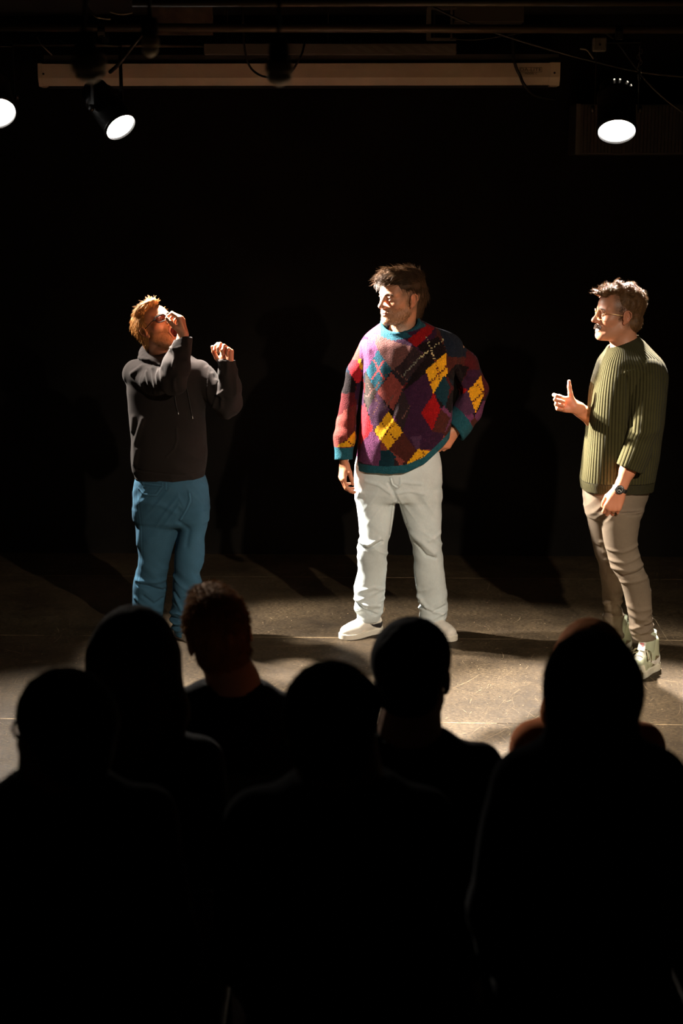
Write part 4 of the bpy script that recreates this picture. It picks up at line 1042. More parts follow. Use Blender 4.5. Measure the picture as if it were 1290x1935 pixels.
V = cloth_fold(V, N, [([Wh(170, 650), Wh(300, 660), Wh(400, 710)], .008, .008), ([Wh(130, 790), Wh(230, 720), Wh(340, 720)], .010, .009), ([Wh(290, 760), Wh(320, 860)], .008, .008), ([Wh(350, 730), Wh(385, 860)], .008, .008), ([Wh(400, 700), Wh(420, 820)], .008, .008), ([Wh(440, 680), Wh(460, 790)], .008, .007),
  ([Wh(560, 500), Wh(575, 600), Wh(560, 680)], .006, .007), ([Wh(500, 500), Wh(560, 520), Wh(630, 500)], .006, .007), ([Wh(830, 740), Wh(900, 900)], .008, .008), ([Wh(880, 800), Wh(950, 980)], .008, .009), ([Wh(920, 860), Wh(990, 1020)], .007, .008), ([Wh(1000, 940), Wh(930, 1010), Wh(900, 1100)], .007, .008),
  ([Wh(145, 1200), Wh(130, 1330)], .012, .006), ([Wh(240, 1210), Wh(160, 1450), Wh(160, 1640)], .012, .008), ([Wh(190, 1500), Wh(170, 1620)], .010, .006), ([Wh(620, 760), Wh(650, 900), Wh(720, 1100)], .02, .005), ([Wh(560, 1290), Wh(565, 1400), Wh(540, 1480), Wh(470, 1550)], .005, .004), ([Wh(180, 1695), Wh(400, 1712), Wh(640, 1738), Wh(830, 1722)], .005, -.005)])
c = flat_col(len(V), (.021, .017, .016)) * (1 + .10 * fbm(V * 12, 3, 2))[:, None]
M_FLEECE = pmat('dark sweatshirt fleece', attr=True, rough=1.0, sheen=.03, spec=.06, bump=(700, .35, .001))
hood = make_obj('hoodie', V, Q, M_FLEECE, man_l, col=c)
def onto(px, py, D, off=.003, front=None):
    """point on the front of the last built cloth under an image position"""
    p0 = np.array([0, 0, CAMH]); p1 = P(px, py, D); d = nrm(p1 - p0); q = V - p0; t = q @ d; e = np.linalg.norm(q - t[:, None] * d, axis=1)
    m = (e < .008) & (V[:, 1] > D - .17)
    if not m.any(): return p1
    return p0 + d * (t[m].min() - off)
M_CORD = pmat('black cord', (.015, .013, .012), .8); M_METAL = pmat('steel', (.55, .54, .52), .3, 1.0)
for pl in ([(347, 709), (352, 730), (357, 755), (363, 786)], [(329, 741), (331, 755), (333, 768), (336, 778)]):
    p = [onto(x, y, DL, .004) for x, y in pl]; cd = MB().tube(curve_pts(p, 14), .0028, 6).build('drawstring', M_CORD, hood, True)
    MB().tube([p[-1], p[-1] + np.array([.002, -.001, -.014])], .0032, 8).build('aglet', M_METAL, hood, True)
Wk = lambda X, Y: (lambda p: (p[0], p[2]))(P(220 + X / 4.96, 880 + Y / 4.96, DL - .09))
foldsL = dict(knee=P(0, 1090, DL)[2], ankle=P(0, 1170, DL)[2], hip=P(0, 950, DL)[2], cx=P(338, 760, DL)[0], lines=[
 ([Wk(190, 1120), Wk(300, 1140), Wk(450, 1190)], .008, -.010), ([Wk(190, 1090), Wk(330, 1100), Wk(455, 1090)], .012, .009), ([Wk(250, 1230), Wk(350, 1310), Wk(420, 1270)], .009, -.007), ([Wk(170, 1260), Wk(290, 1350), Wk(400, 1390)], .010, .006),
 ([Wk(520, 1150), Wk(600, 1230), Wk(720, 1200)], .009, -.009), ([Wk(540, 1180), Wk(620, 1320)], .009, .008), ([Wk(500, 1360), Wk(580, 1350), Wk(640, 1370)], .007, .012), ([Wk(510, 1420), Wk(570, 1440), Wk(650, 1430)], .006, .011), ([Wk(530, 1490), Wk(590, 1500), Wk(660, 1480)], .006, .011), ([Wk(560, 1560), Wk(650, 1560)], .005, .008), ([Wk(505, 1390), Wk(650, 1400)], .005, -.009), ([Wk(520, 1460), Wk(650, 1465)], .005, -.009),
 ([Wk(590, 520), Wk(680, 600), Wk(660, 740)], .012, -.006), ([Wk(680, 230), Wk(690, 300), Wk(660, 400), Wk(600, 500)], .005, .004), ([Wk(210, 215), Wk(260, 260), Wk(380, 262), Wk(440, 180)], .004, .003), ([Wk(245, 160), Wk(260, 195), Wk(420, 200)], .004, .003),
 ([Wk(790, 150), Wk(850, 220)], .004, .003), ([Wk(220, 600), Wk(190, 760)], .012, .005), ([Wk(230, 330), Wk(420, 350), Wk(560, 430)], .014, .004), ([Wk(480, 560), Wk(300, 700)], .02, .004)])
trousers('jeans', DL, [(895, 258, 386, .118, .0), (908, 254, 390, .124, 0), (922, 252, 393, .13, 0), (946, 249, 395, .132, 0), (970, 251, 394, .122, 0), (984, 253, 394, .110, 0), (994, 285, 368, .085, 0)], L1, L2, M_DENIM, man_l, foldsL, 41, xr=(-1.12, -.58), amp=1.15,
         colfn=jean_col((.042, .112, .180), DL, Wk, [[(195, 200), (205, 350), (230, 600), (235, 850), (215, 1000), (190, 1160), (185, 1400)], [(545, 790), (540, 1000), (520, 1150), (540, 1290)], [(690, 250), (700, 330), (665, 400), (605, 500)], [(210, 215), (260, 262), (380, 262), (440, 180), (440, 150)], [(245, 160), (430, 172)], [(475, 150), (475, 210)], [(150, 215), (150, 350), (170, 540)]]))
M_CANVAS = pmat('black canvas', (.02, .018, .017), .85); M_RUBBER = pmat('white rubber', (.75, .70, .64), .55)
G, up = shoe('shoe', akR, (-.25, -1), man_l, M_CANVAS, M_RUBBER, sole_h=.032); laces(G, up, M_LACE_W)
G, up = shoe('shoe', akL, (.66, -.75), man_l, M_CANVAS, M_RUBBER, sole_h=.034); laces(G, up, M_LACE_W)
M_BLACKPL = pmat('black acetate', (.006, .005, .006), .7, spec=.08)
glasses(man_l, headL, RL, kL, M_BLACKPL, clear_glass('lens glass', (.86, .76, .77), .05), .45, .0025, w=.0255, h=.0170, yoff=.1005)
def pL(F, L):
    F.ell(L(0, -.028, .044), (.083, .099, .084), RL, .02)
    F.ell(L(.022, .030, .098), (.062, .070, .026), RL, .02)
    for q in (-1, 1): F.ell(L(q * .066, -.030, .010), (.022, .045, .050), RL, .015)
    F.ell(L(0, -.065, -.040), (.062, .050, .045), RL, .02)
    F.ell(L(0, .095, .015), (.068, .058, .072), RL, .010, '-')
    for q in (-1, 1):
        F.ell(L(q * .092, .035, -.030), (.040, .050, .040), RL, .008, '-'); F.ell(L(q * .090, -.008, -.028), (.028, .026, .034), RL, .008, '-')
def dLf(q, n):
    d = np.stack([-.4 + q[:, 0] * 4, -.8 + 0 * q[:, 1], -.3 - np.abs(q[:, 0]) * 7], 1); d[:, 2] += np.where(q[:, 1] > .03, .6, 0); return d
hair_obj(pL, headL, RL, kL, .0032, (.36, .165, .045), man_l, 5200, lambda q: .034 + .0 * q[:, 0], dLf, lambda q: (q[:, 1] < .12) & ((q[:, 2] > .0) | (q[:, 1] < -.02)), 5, rad=.0011, wob=.22)
# ================================================================== the man in the green ribbed sweater
DR = 7.25
man_r = thing('person', 'moustached man in round glasses and a ribbed olive sweater, seen in profile, smiling', 'person', tuple(P(1190, 1262, DR)))
headR, RR, kR = P(1168, 593, DR), headframe(-80, 3, 0), 1.02
nL = [(700, 1222, 700, -.10), ]
armN = [(1221, 702, -.11), (1220, 750, -.16), (1217, 802, -.185), (1200, 850, -.20), (1186, 888, -.21), (1171, 924, -.215)]
armF = [(1196, 705, .15), (1172, 765, .19), (1156, 806, .17), (1122, 792, .08), (1084, 768, -.02)]
N1 = [(962, 1134, 1214, .098, -.085), (983, 1136, 1208, .092, -.085), (1012, 1139, 1204, .088, -.08), (1028, 1142, 1203, .084, -.08), (1040, 1146, 1206, .080, -.08), (1074, 1154, 1216, .074, -.09), (1097, 1171, 1225, .068, -.09), (1119, 1178, 1229, .066, -.08), (1144, 1184, 1231, .064, -.07), (1169, 1188, 1232, .062, -.06), (1190, 1190, 1235, .058, -.055), (1207, 1195, 1239, .054, -.05)]
N2 = [(962, 1105, 1190, .098, .08), (983, 1110, 1180, .092, .09), (1016, 1117, 1174, .088, .11), (1049, 1124, 1176, .080, .12), (1065, 1131, 1178, .074, .12), (1096, 1136, 1178, .066, .14), (1127, 1138, 1173, .064, .16), (1145, 1141, 1174, .062, .17), (1158, 1142, 1175, .060, .18), (1169, 1139, 1176, .058, .19), (1185, 1147, 1178, .054, .20), (1203, 1152, 1179, .052, .20)]
akN = P(1221, 1270, 7.19); akF = P(1166, 1240, 7.45); akN[2] = akF[2] = 0; akN[1] = 7.19; akN[0] = P(1220, 1270, 7.19)[0]
F = Field(axis(.88, 1.52, .010, [(.96, 1.10, .0024), (1.09, 1.42, .0023)]), axis(DR - .30, DR + .34, .008, [(DR - .27, DR + .14, .0026)]), axis(-.01, 1.82, .011, [(.90, 1.11, .0024), (1.16, 1.38, .0024), (1.48, 1.81, .0023)]))
head(F, headR, RR, kR, smile=1)
nb = P(1181, 662, DR + .01); F.cap(headR + RR @ np.array([0, -.022, -.055]), nb, .058, .062, .02); F.cap(nb, nb - np.array([0, 0, .05]), .06, .08, .03)
F.loft([(z, cx, cy, a * .78, b * .75) for z, cx, cy, a, b in rows(DR, [(675, 1140, 1235, .15, .02), (720, 1122, 1250, .17, .01), (800, 1110, 1245, .165, 0), (900, 1100, 1232, .155, 0), (972, 1108, 1214, .15, 0)])], .03)
F.tube(pts(DR, armN), [.055, .048, .042, .040, .034, .026], .02); F.tube(pts(DR, armF), [.05, .045, .042, .040, .0285], .02)
for lg, ak in ((N1, akN), (N2, akF)):
    c = [np.array([cx, cy, z]) for z, cx, cy, a, b in rows(DR, lg)]
    F.tube(c[:-1] + [ak + np.array([0, 0, .10])], [.050 - .028 * i / (len(c) - 1) for i in range(len(c))], .02)
foot(F, akN, (-.64, -.77)); foot(F, akF, (-.75, -.66))
hN = hand(F, P(1170, 926, DR - .215), (-.34, -.04, -.94), (.20, .97, -.1), False, [(48, 80, 45), (50, 84, 48), (52, 86, 50), (52, 86, 50)], thumb=((.72, .45, .45), (.85, .1, .5), (.8, -.1, .55)), s=1.0)
hF = hand(F, P(1085, 768, DR - .02), (-.97, -.10, .24), (.05, -1, .10), True, [(42, 66, 40), (66, 92, 55), (74, 96, 58), (78, 98, 58)], thumb=((.50, .75, .25), (.38, .90, .0), (.25, .95, -.10)), s=.93)
V, Q = F.mesh(1); sk = (.53, .235, .135); col = flat_col(len(V), sk)
head_color(V, col, headR, RR, kR, sk, smile=1, brow=(.11, .055, .03), moustache=(.09, .04, .02), scalp=((.10, .055, .03), .8), beard=((.40, .20, .12), .22))
hm = V[:, 2] < 1.45; col[hm] *= np.array([1.10, .96, .92])
make_obj('body', V, Q, M_SKIN, man_r, col=col)
fuzz('moustache', V, normals(V, Q), headR, RR, kR, lambda q: (q[:, 1] > .068) & (np.abs(q[:, 0]) < .029) & (np.abs(q[:, 2] + .0530 + np.abs(q[:, 0]) * .22) < .0065), 900, .0095, .0009, (.060, .026, .012), man_r, lambda q: np.stack([q[:, 0] * 18, .25 + 0 * q[:, 1], -1 + 0 * q[:, 2]], 1), 15, out=.5)
for sg in (-1, 1): fuzz('sideburn', V, normals(V, Q), headR, RR, kR, lambda q: (q[:, 1] > .004) & (q[:, 1] < .022) & (q[:, 2] > -.030) & (q[:, 2] < .040) & (sg * q[:, 0] > .05) & (sg * q[:, 0] < .075), 350, .009, .0008, (.075, .036, .018), man_r, lambda q: np.stack([0 * q[:, 0], -.3 + 0 * q[:, 1], -1 + 0 * q[:, 2]], 1), 16, out=.2)

F = Field(axis(.94, 1.54, .0042), axis(DR - .30, DR + .32, .0050), axis(.80, 1.68, .0042))
tor = [(637, 1163, 1212, .075, .01), (650, 1150, 1222, .09, .01), (662, 1144, 1232, .12, .01), (680, 1131, 1246, .155, .005), (707, 1123, 1255, .178, 0), (738, 1115, 1255, .185, 0), (762, 1112, 1253, .186, 0), (798, 1108, 1250, .184, 0), (830, 1105, 1245, .180, 0), (863, 1101, 1241, .176, 0), (889, 1098, 1236, .172, 0), (907, 1095, 1233, .170, 0), (918, 1097, 1231, .166, 0), (945, 1099, 1229, .163, 0)]
F.loft(rows(DR, tor), .02, rd=.02, e=2.9)
F.ell(P(1216, 710, DR - .08), (.080, .085, .085), None, .06)
F.tube(pts(DR, [(1196, 706, .14), (1172, 765, .18), (1156, 802, .17), (1126, 790, .09)]), [.075, .066, .062, .050], .012)
cb, ct = P(1181, 662, DR + .0), P(1177, 643, DR - .0)
F.cap(cb, ct, .080, .078, .010); F.cap(cb - np.array([0, 0, .02]), ct + (ct - cb) * 3, .066, .071, .004, '-')
F.cut(P(1177, 644, DR), nrm(np.array([-.40, 0, 1])), lo=[1.15, DR - .14, 1.5], hi=[1.5, DR + .2, 1.8])
F.cut(P(1165, 936, DR - .165), (0, 0, -1))
F.cut(P(1112, 783, DR + .06), (-1, -.35, .1), lo=[.9, DR - .05, 1.1], hi=[1.17, DR + .3, 1.35])
torso_m = F.mesh(1)
F = Field(axis(1.14, 1.52, .0042), axis(DR - .30, DR + .02, .0050), axis(.95, 1.62, .0042))
F.tube(pts(DR, [(1220, 706, -.10), (1221, 750, -.15), (1218, 802, -.185), (1203, 848, -.20), (1194, 868, -.205)]), [.082, .079, .074, .060, .054], .010)
F.tube(pts(DR, [(1202, 856, -.202), (1189, 884, -.21)]), [.066, .062], .003)                     # turned-back cuff
F.cut(P(1188, 885, DR - .21), nrm(P(1171, 924, DR - .215) - P(1200, 850, DR - .20))); F.cap(P(1192, 876, DR - .208), P(1180, 905, DR - .212), .042, .044, .003, '-')
arm_m = F.mesh(1); V, Q = merge(torso_m, arm_m); N = normals(V, Q)
w = fbm(V * np.array([6, 6, 3]), 51, 2) * .005
V = V + N * w[:, None]
Wg = lambda X, Y: (lambda p: (p[0], p[2]))(P(1030 + X / 4.96, 520 + Y / 4.96, DR - .19))
V = cloth_fold(V, N, [([Wg(770, 960), Wg(775, 1100), Wg(785, 1400)], .008, -.012), ([Wg(760, 920), Wg(850, 900), Wg(1000, 930)], .010, .004), ([Wg(860, 1480), Wg(1000, 1440)], .02, .006), ([Wg(780, 1500), Wg(900, 1540)], .02, -.005)])
N = normals(V, Q)
# rib coordinate: runs round the chest; on the sleeve it runs round the arm
cxr = P(1175, 760, DR); ang = np.arctan2(V[:, 0] - cxr[0], -(V[:, 1] - cxr[1])) * .185
yoke = np.clip((V[:, 2] - P(0, 745, DR)[2]) / .28, 0, 1)
sl = np.arange(len(V)) >= len(torso_m[0])
axx = np.interp(V[:, 2], [P(0, 884, DR)[2], P(0, 802, DR)[2], P(0, 706, DR)[2]], [P(1189, 760, DR - .2)[0], P(1218, 760, DR - .18)[0], P(1220, 760, DR - .10)[0]])
u = np.where(sl, (V[:, 0] - axx) * 1.08 + .006, ang * (1 + .0 * yoke))
hemz = P(1165, 936, DR - .165)[2]; band = (V[:, 2] < hemz + .045) & (V[:, 1] > -1)
cuffm = (((V - P(1188, 885, DR - .21)) @ nrm(P(1200, 850, DR - .20) - P(1171, 924, DR - .215))) < .072) & sl & (V[:, 2] > 1.0)
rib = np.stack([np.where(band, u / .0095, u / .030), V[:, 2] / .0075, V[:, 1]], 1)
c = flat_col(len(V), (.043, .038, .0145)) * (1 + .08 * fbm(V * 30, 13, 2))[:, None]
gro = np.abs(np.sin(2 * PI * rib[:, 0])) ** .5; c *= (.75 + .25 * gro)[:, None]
M_RIB = pmat('olive ribbed knit', attr=True, rough=.95, sheen=.02, spec=.08, bump=(500, .4, .0015)); rib_wave(M_RIB, 'rib', 0, 1.0, .0055, shape=.55)
sw = make_obj('sweater', V, Q, M_RIB, man_r, col=c, attrs={'rib': rib})
Wt = lambda X, Y: (lambda p: (p[0], p[2]))(P(1030 + X / 4.838, 900 + Y / 4.838, DR - .15))
foldsR = dict(knee=P(0, 1085, DR)[2], ankle=P(0, 1180, DR)[2], hip=P(0, 960, DR)[2], cx=P(1170, 760, DR)[0], lines=[
 ([Wt(570, 680), Wt(700, 690), Wt(850, 640)], .008, .006), ([Wt(600, 780), Wt(720, 790), Wt(860, 740)], .009, .007), ([Wt(620, 850), Wt(760, 860), Wt(900, 820)], .009, .007), ([Wt(640, 890), Wt(700, 920), Wt(800, 890), Wt(900, 860)], .006, -.010), ([Wt(700, 980), Wt(800, 960), Wt(930, 930)], .010, .007),
 ([Wt(760, 1300), Wt(830, 1370), Wt(980, 1400)], .008, -.007), ([Wt(770, 1270), Wt(860, 1320), Wt(980, 1340)], .010, .007), ([Wt(780, 1420), Wt(880, 1450), Wt(990, 1450)], .008, .007), ([Wt(750, 1200), Wt(850, 1240), Wt(970, 1230)], .010, .005),
 ([Wt(740, 340), Wt(870, 350)], .006, -.006), ([Wt(530, 1300), Wt(600, 1330), Wt(690, 1260)], .008, .009), ([Wt(540, 1330), Wt(620, 1400), Wt(700, 1400)], .007, -.007), ([Wt(455, 720), Wt(560, 745)], .008, -.007)])
trousers('trousers', DR, [(905, 1100, 1230, .155, .0), (925, 1101, 1226, .158, 0), (945, 1103, 1219, .155, 0), (962, 1105, 1214, .150, 0), (978, 1109, 1209, .12, 0)], N1, N2, M_DENIM, man_r, foldsR, 61, xr=(.98, 1.50), amp=.75,
         colfn=jean_col((.170, .132, .095), DR, Wt, []))
# ---- high-top shoes: pale green, cream, dark olive flank patch, white tick
PG, CR, OL = (.50, .53, .37), (.80, .76, .60), (.20, .16, .085)
def hi_shoe(q):
    c = flat_col(len(q), PG); x, y, z = q.T
    toe = (x > .095) & (z < .060); c[toe] = CR
    c[(x > .118) & (z < .042)] = OL
    c[(np.abs(y) < .022) & (x > .02) & (x < .100) & (z > .055)] = (.78, .76, .66)
    heel = (x < .02 + (.045 - z) * .9) & (z < .082 + x * .25); c[heel] = OL
    c[(x < -.062) & (z < .10)] = CR; c[(z > .112) & (x > .0)] = CR
    c[(z > .118) & (np.abs(y) < .03) & (x > .02)] = (.62, .42, .12)
    for sd in (-1, 1): c[swoosh(q, sd, -.060, .066, .105)] = (.88, .86, .80)
    return c
def hi_sole(q):
    c = flat_col(len(q), (.82, .79, .64)); c[(q[:, 0] > .118)] = OL; return c
for ak, fd in ((akN, (-.64, -.77)), (akF, (-.72, -.69))):
    G, up = shoe('shoe', ak, fd, man_r, M_SHOE, M_SOLE, s=1.04, high=.050, colfn=hi_shoe, sole_col=hi_sole, sole_h=.034, h=.0026)
    laces(G, up, pmat('olive lace', (.16, .13, .07), .85), n=6, x0=.022, x1=.100, z0=.098, z1=.064, w=.025, r=.0026)
    bow = MB()
    for q in (-1, 1):
        bow.tube(curve_pts([G(.024, 0, .108), G(.050, q * .030, .112), G(.075, q * .052, .080), G(.055, q * .040, .090), G(.026, 0, .106)], 22), .0024, 6)
        bow.tube(curve_pts([G(.024, 0, .106), G(.034, q * .038, .104), G(.044, q * .050, .064)], 14), .0022, 6)
    bow.build('lace_bow', bpy.data.materials['olive lace'], up, True)
    # small pink emblem on the white tongue tab
    tab = MB(); fd_ = nrm((fd[0], fd[1], 0)); side = np.cross(fd_, (0, 0, 1)); upv = nrm(np.array([0, 0, 1]) - fd_ * .35)
    cen = G(.047, .0, .128)
    tab.box(cen, (.019, .0016, .021), np.stack([side, np.cross(upv, side) * -1, upv], 1), .001); tb = tab.build('tongue_tab', pmat('tab white', (.80, .77, .70), .6), up)
    em = MB(); out = np.cross(side, upv); out = out if out @ fd_ > 0 else -out
    pr = [(-.011, .002), (-.004, -.004), (.011, .005), (-.003, .0005), (-.008, .002), (-.009, .006)]
    em.add([cen + out * .0030 + side * a + upv * (b + .003) for a, b in pr] + [cen + out * .0015 + side * a + upv * (b + .003) for a, b in pr], [tuple(range(6)), tuple(range(11, 5, -1))] + [(i, i + 6, (i + 1) % 6 + 6, (i + 1) % 6) for i in range(6)])
    em.box(cen + out * .002 + upv * .012, (.009, .0012, .0022), np.stack([side, out, upv], 1))
    em.build('emblem', pmat('pink print', (.80, .10, .16), .6), tb)
for ak in (akN, akF): MB().lathe([(.030, .05), (.036, .08), (.039, .14), (.042, .20)], np.array([ak[0], ak[1], 0.0]), (0, 0, 1), 24).build('sock', pmat('pale green sock', (.42, .46, .33), .9), man_r, True)
# wrist watch and ring on the near hand
def watch():
    wp = P(1169.5, 931, DR - .24); d = hN['d']; n = -hN['n']; t = np.cross(d, n)
    W0 = P(1170, 926, DR - .215) + d * -.004
    band = MB(); ringp = []
    for i in range(25):
        a = 2 * PI * i / 24; ringp.append((W0 + t * math.cos(a) * .0315 + n * math.sin(a) * .0235, t * math.cos(a) + n * math.sin(a)))
    V_, F_ = [], []
    for p, o in ringp:
        for dd, rr in ((-.009, 0), (.009, 0), (.009, .003), (-.009, .003)): V_.append(p + d * dd + o * rr)
    for i in range(24): F_ += [(4 * i + k, 4 * i + (k + 1) % 4, 4 * i + 4 + (k + 1) % 4, 4 * i + 4 + k) for k in range(4)]
    band.add(V_, F_)
    wt = band.build('watch', M_METAL, man_r)
    cc = W0 + n * .0225; 
    MB().lathe([(.019, 0), (.0205, .002), (.0205, .007), (.0185, .009), (.016, .0095)], cc, n, 28).build('case', pmat('dark bezel', (.05, .05, .05), .3, .6), wt)
    MB().lathe([(.0158, 0), (.0158, .0006)], cc + n * .0095, n, 28).build('dial', pmat('black dial', (.008, .008, .010), .3), wt)
    hd = MB()
    for k in range(12):
        a = 2 * PI * k / 12; rd_ = t * math.cos(a) + d * math.sin(a); hd.box(cc + n * .0104 + rd_ * .0128, (.0018, .0007, .0004), np.stack([rd_, np.cross(n, rd_), n], 1))
    for a, l in ((.7, .008), (2.6, .011)):
        rd_ = t * math.cos(a) + d * math.sin(a); hd.box(cc + n * .0106 + rd_ * l / 2, (l / 2, .0009, .0004), np.stack([rd_, np.cross(n, rd_), n], 1))
    hd.build('hands', pmat('dial white', (.8, .8, .75), .5), wt)
watch()
a_, b_ = hN['mid'][4]; mid_ = a_ * .55 + b_ * .45; MB().lathe([(.0098, -.002), (.0108, -.002), (.0108, .002), (.0098, .002)], mid_, nrm(b_ - a_), 20, False).build('ring', pmat('dark ring', (.12, .09, .05), .3, 1.0), man_r, True)
M_GOLD = pmat('gold wire', (.75, .50, .24), .3, 1.0)
glasses(man_r, headR, RR, kR, M_GOLD, clear_glass('clear lens', (1, .97, .93), .06), .95, .0010, w=.0235, h=.0215, yoff=.104, z0=-.006, temple=.0011)
# hair: short sides, wavy quiff
def pR(F, L):
    k = kR
    F.ell(L(0, -.028, .046), np.array([.080, .094, .080]) * k, RR, .02)
    F.ell(L(0, -.060, -.030), np.array([.066, .050, .055]) * k, RR, .02)
    for i, (x, y, z, r) in enumerate(((0, .075, .088, .026), (.02, .086, .078, .018), (-.02, .084, .080, .018), (.02, .045, .104, .026), (-.022, .050, .100, .025), (0, .015, .114, .030), (.03, -.005, .106, .028), (-.03, -.01, .106, .028), (0, -.035, .112, .032), (0, -.070, .094, .030))):
        F.ell(L(x, y, z), np.array([r * 1.2, r, r * .75]) * k, RR, .010)
    F.ell(L(0, .088, .0), np.array([.075, .060, .080]) * k, RR, .010, '-')
    for q in (-1, 1):
        F.ell(L(q * .094, .042, -.016), np.array([.040, .046, .052]) * k, RR, .008, '-'); F.ell(L(q * .090, -.010, -.030), np.array([.026, .024, .034]) * k, RR, .006, '-')
def dRf(q, n):
    d = np.stack([q[:, 0] * 3, -.9 + 0 * q[:, 1], -.5 + 0 * q[:, 2]], 1); top = q[:, 2] > .07
    d[top] = np.stack([q[top, 0] * 2 + .3 * np.sin(q[top, 1] * 90), -.5 + .6 * np.sin(q[top, 1] * 140), .45 - q[top, 2] * 0], 1); return d
hair_obj(pR, headR, RR, kR, .0032, (.12, .058, .022), man_r, 8000, lambda q: np.where(q[:, 2] > .07, .036, .018), dRf, lambda q: (q[:, 2] > -.02) | (q[:, 1] < -.05), 8, rad=.0009, wob=.20, amp=.003, stri=(50, 70, 40), out=.05, curl=.0042, seg=9)
# ================================================================== stage rig under the ceiling
M_BLK = pmat('black enamel', (.012, .011, .010), .42, spec=.4); M_MATTE = pmat('matte black', (.010, .009, .009), .8)
M_LENS = pmat('lit lamp glass', (1, 1, 1), .5, emit=((1, .96, .90), 9.0)); M_LEAK = pmat('glowing vent slot', (1, 1, 1), .5, emit=((1, .88, .70), 1.2))
M_FIL = pmat('lamp shadow wire', (.2, .2, .19), .6, emit=((1, .96, .9), .45)); M_PIPE = pmat('painted pipe', (.10, .075, .055), .45, .3)
def pipe(name, a, b, r, label, cat='pipe', mat=None):
    m = MB(); m.tube([a, b], r, 14); o = m.build(name, mat or M_PIPE, None, True); tag(o, label, cat); return o
pipe('lighting_pipe', P(-60, 51, 8.2), P(1350, 56, 8.2), .021, 'long dark lighting pipe the three glowing lanterns hang from')
pipe('ceiling_pipe', P(250, 6, 7.2), P(1350, 4, 7.2), .016, 'thin dark pipe at the very top edge above the others')
pipe('conduit', P(-40, 84, 9.35), P(420, 88, 9.35), .008, 'thin conduit along the wall above the left end of the screen case', 'conduit')
def Rd(d, up=(0, 0, 1)):
    d = nrm(d); u = nrm(np.cross(d, up)); return np.stack([u, np.cross(u, d), d], 1)
def lantern(key, label, back, leaks):
    Lm = LAMPS[key]; p = np.array(Lm['loc']); d = nrm(Lm['d']); r = Lm['r']; R3 = Rd(d); pz = 2.985
    t = thing('stage_light', label, 'stage light', (p[0], p[1], pz), 'glowing stage lanterns on the pipe')
    o = p + d * .012
    MB().lathe([(r * 1.06, 0), (r * 1.10, -.004), (r * 1.10, -.020), (r * 1.03, -.022), (r * 1.02, -.20), (r * 1.05, -.204), (r * 1.05, -.225), (r * .92, -.235), (r * .86, -.285), (r * .55, -.315), (r * .20, -.322), (r * .18, -.29), (r * .80, -.26), (r * .96, -.20), (r * .98, -.006), (r * 1.0, 0)], o, d, 40, False).build('housing', M_BLK, t, True)
    MB().lathe([(r * .30, -.02), (r * .70, -.012), (r * .975, 0), (r * .975, -.006), (r * .3, -.028)], p, d, 40).build('lens', M_LENS, t, True)
    w = MB()
    for a0, a1 in ((200, 250), (268, 330)):
        pt = [p + d * .003 + (R3[:, 0] * math.cos(math.radians(a)) + R3[:, 1] * math.sin(math.radians(a))) * r * .70 for a in np.linspace(a0, a1, 12)]
        w.tube(pt, .0022, 6)
    w.build('filament_clip', M_FIL, t, True)
    y = MB(); hub = p - d * .13; s = R3[:, 0]
    top = np.array([p[0] - d[0] * .13, p[1] - d[1] * .13, pz - .05])
    hh = np.array([0, 0, 1.0])
    for q in (-1, 1):
        a = hub + s * q * r * 1.16; b = top + s * q * r * 1.16 * 1.0
        y.add(*_bar(a, b, d, .012, .002))
    y.add(*_bar(top - s * r * 1.17, top + s * r * 1.17, d, .012, .002)); y.build('yoke', M_BLK, t)
    for q in (-1, 1): MB().lathe([(.016, 0), (.018, .004), (.018, .014), (.012, .018)], hub + s * q * r * 1.18, s * q, 12).build('tilt_knob', M_BLK, t, True)
    cpt = np.array([top[0], top[1], pz]); c = MB(); c.box(cpt - np.array([0, 0, .024]), (.016, .030, .022), None, .003)
    c.lathe([(.030, -.018), (.030, .018), (.022, .018), (.022, -.018)], np.array([top[0], 8.2, pz]), (1, 0, 0), 16, False); c.box((top[0], (top[1] + 8.2) / 2, pz - .02), (.012, abs(top[1] - 8.2) / 2 + .02, .008))
    c.build('clamp', M_BLK, t)
    for a in leaks:
        a = math.radians(a); rd_ = R3[:, 0] * math.cos(a) + R3[:, 1] * math.sin(a); nn = nrm(rd_ - d * .35)
        MB().box(o - d * .262 + rd_ * r * .895, (.004, .0045, .0018), np.stack([nrm(np.cross(nn, d)), nrm(np.cross(nn, np.cross(nn, d))), nn], 1), .001).build('vent_slot', M_LEAK, t)
    return t
def _bar(a, b, wdir, w, th):
    a = np.asarray(a, float); b = np.asarray(b, float); d = nrm(b - a); u = nrm(np.asarray(wdir, float) - d * (np.asarray(wdir, float) @ d)); n = np.cross(d, u); V = []
    for p in (a, b):
        for i, j in ((-1, -1), (1, -1), (1, 1), (-1, 1)): V.append(p + u * w * i + n * th * j)
    return V, [(0, 1, 2, 3), (7, 6, 5, 4), (0, 4, 5, 1), (1, 5, 6, 2), (2, 6, 7, 3), (3, 7, 4, 0)]
lantern('left', 'glowing round stage light cut off by the left edge of the photo', None, (80, 110))
lantern('middle', 'glowing stage light tilted in front of the left end of the screen case', None, (200, 222, 244, 268, 150))
lantern('right', 'glowing stage light on the right, before the slatted speaker', None, (130, 152, 178, 205, 100, 80))

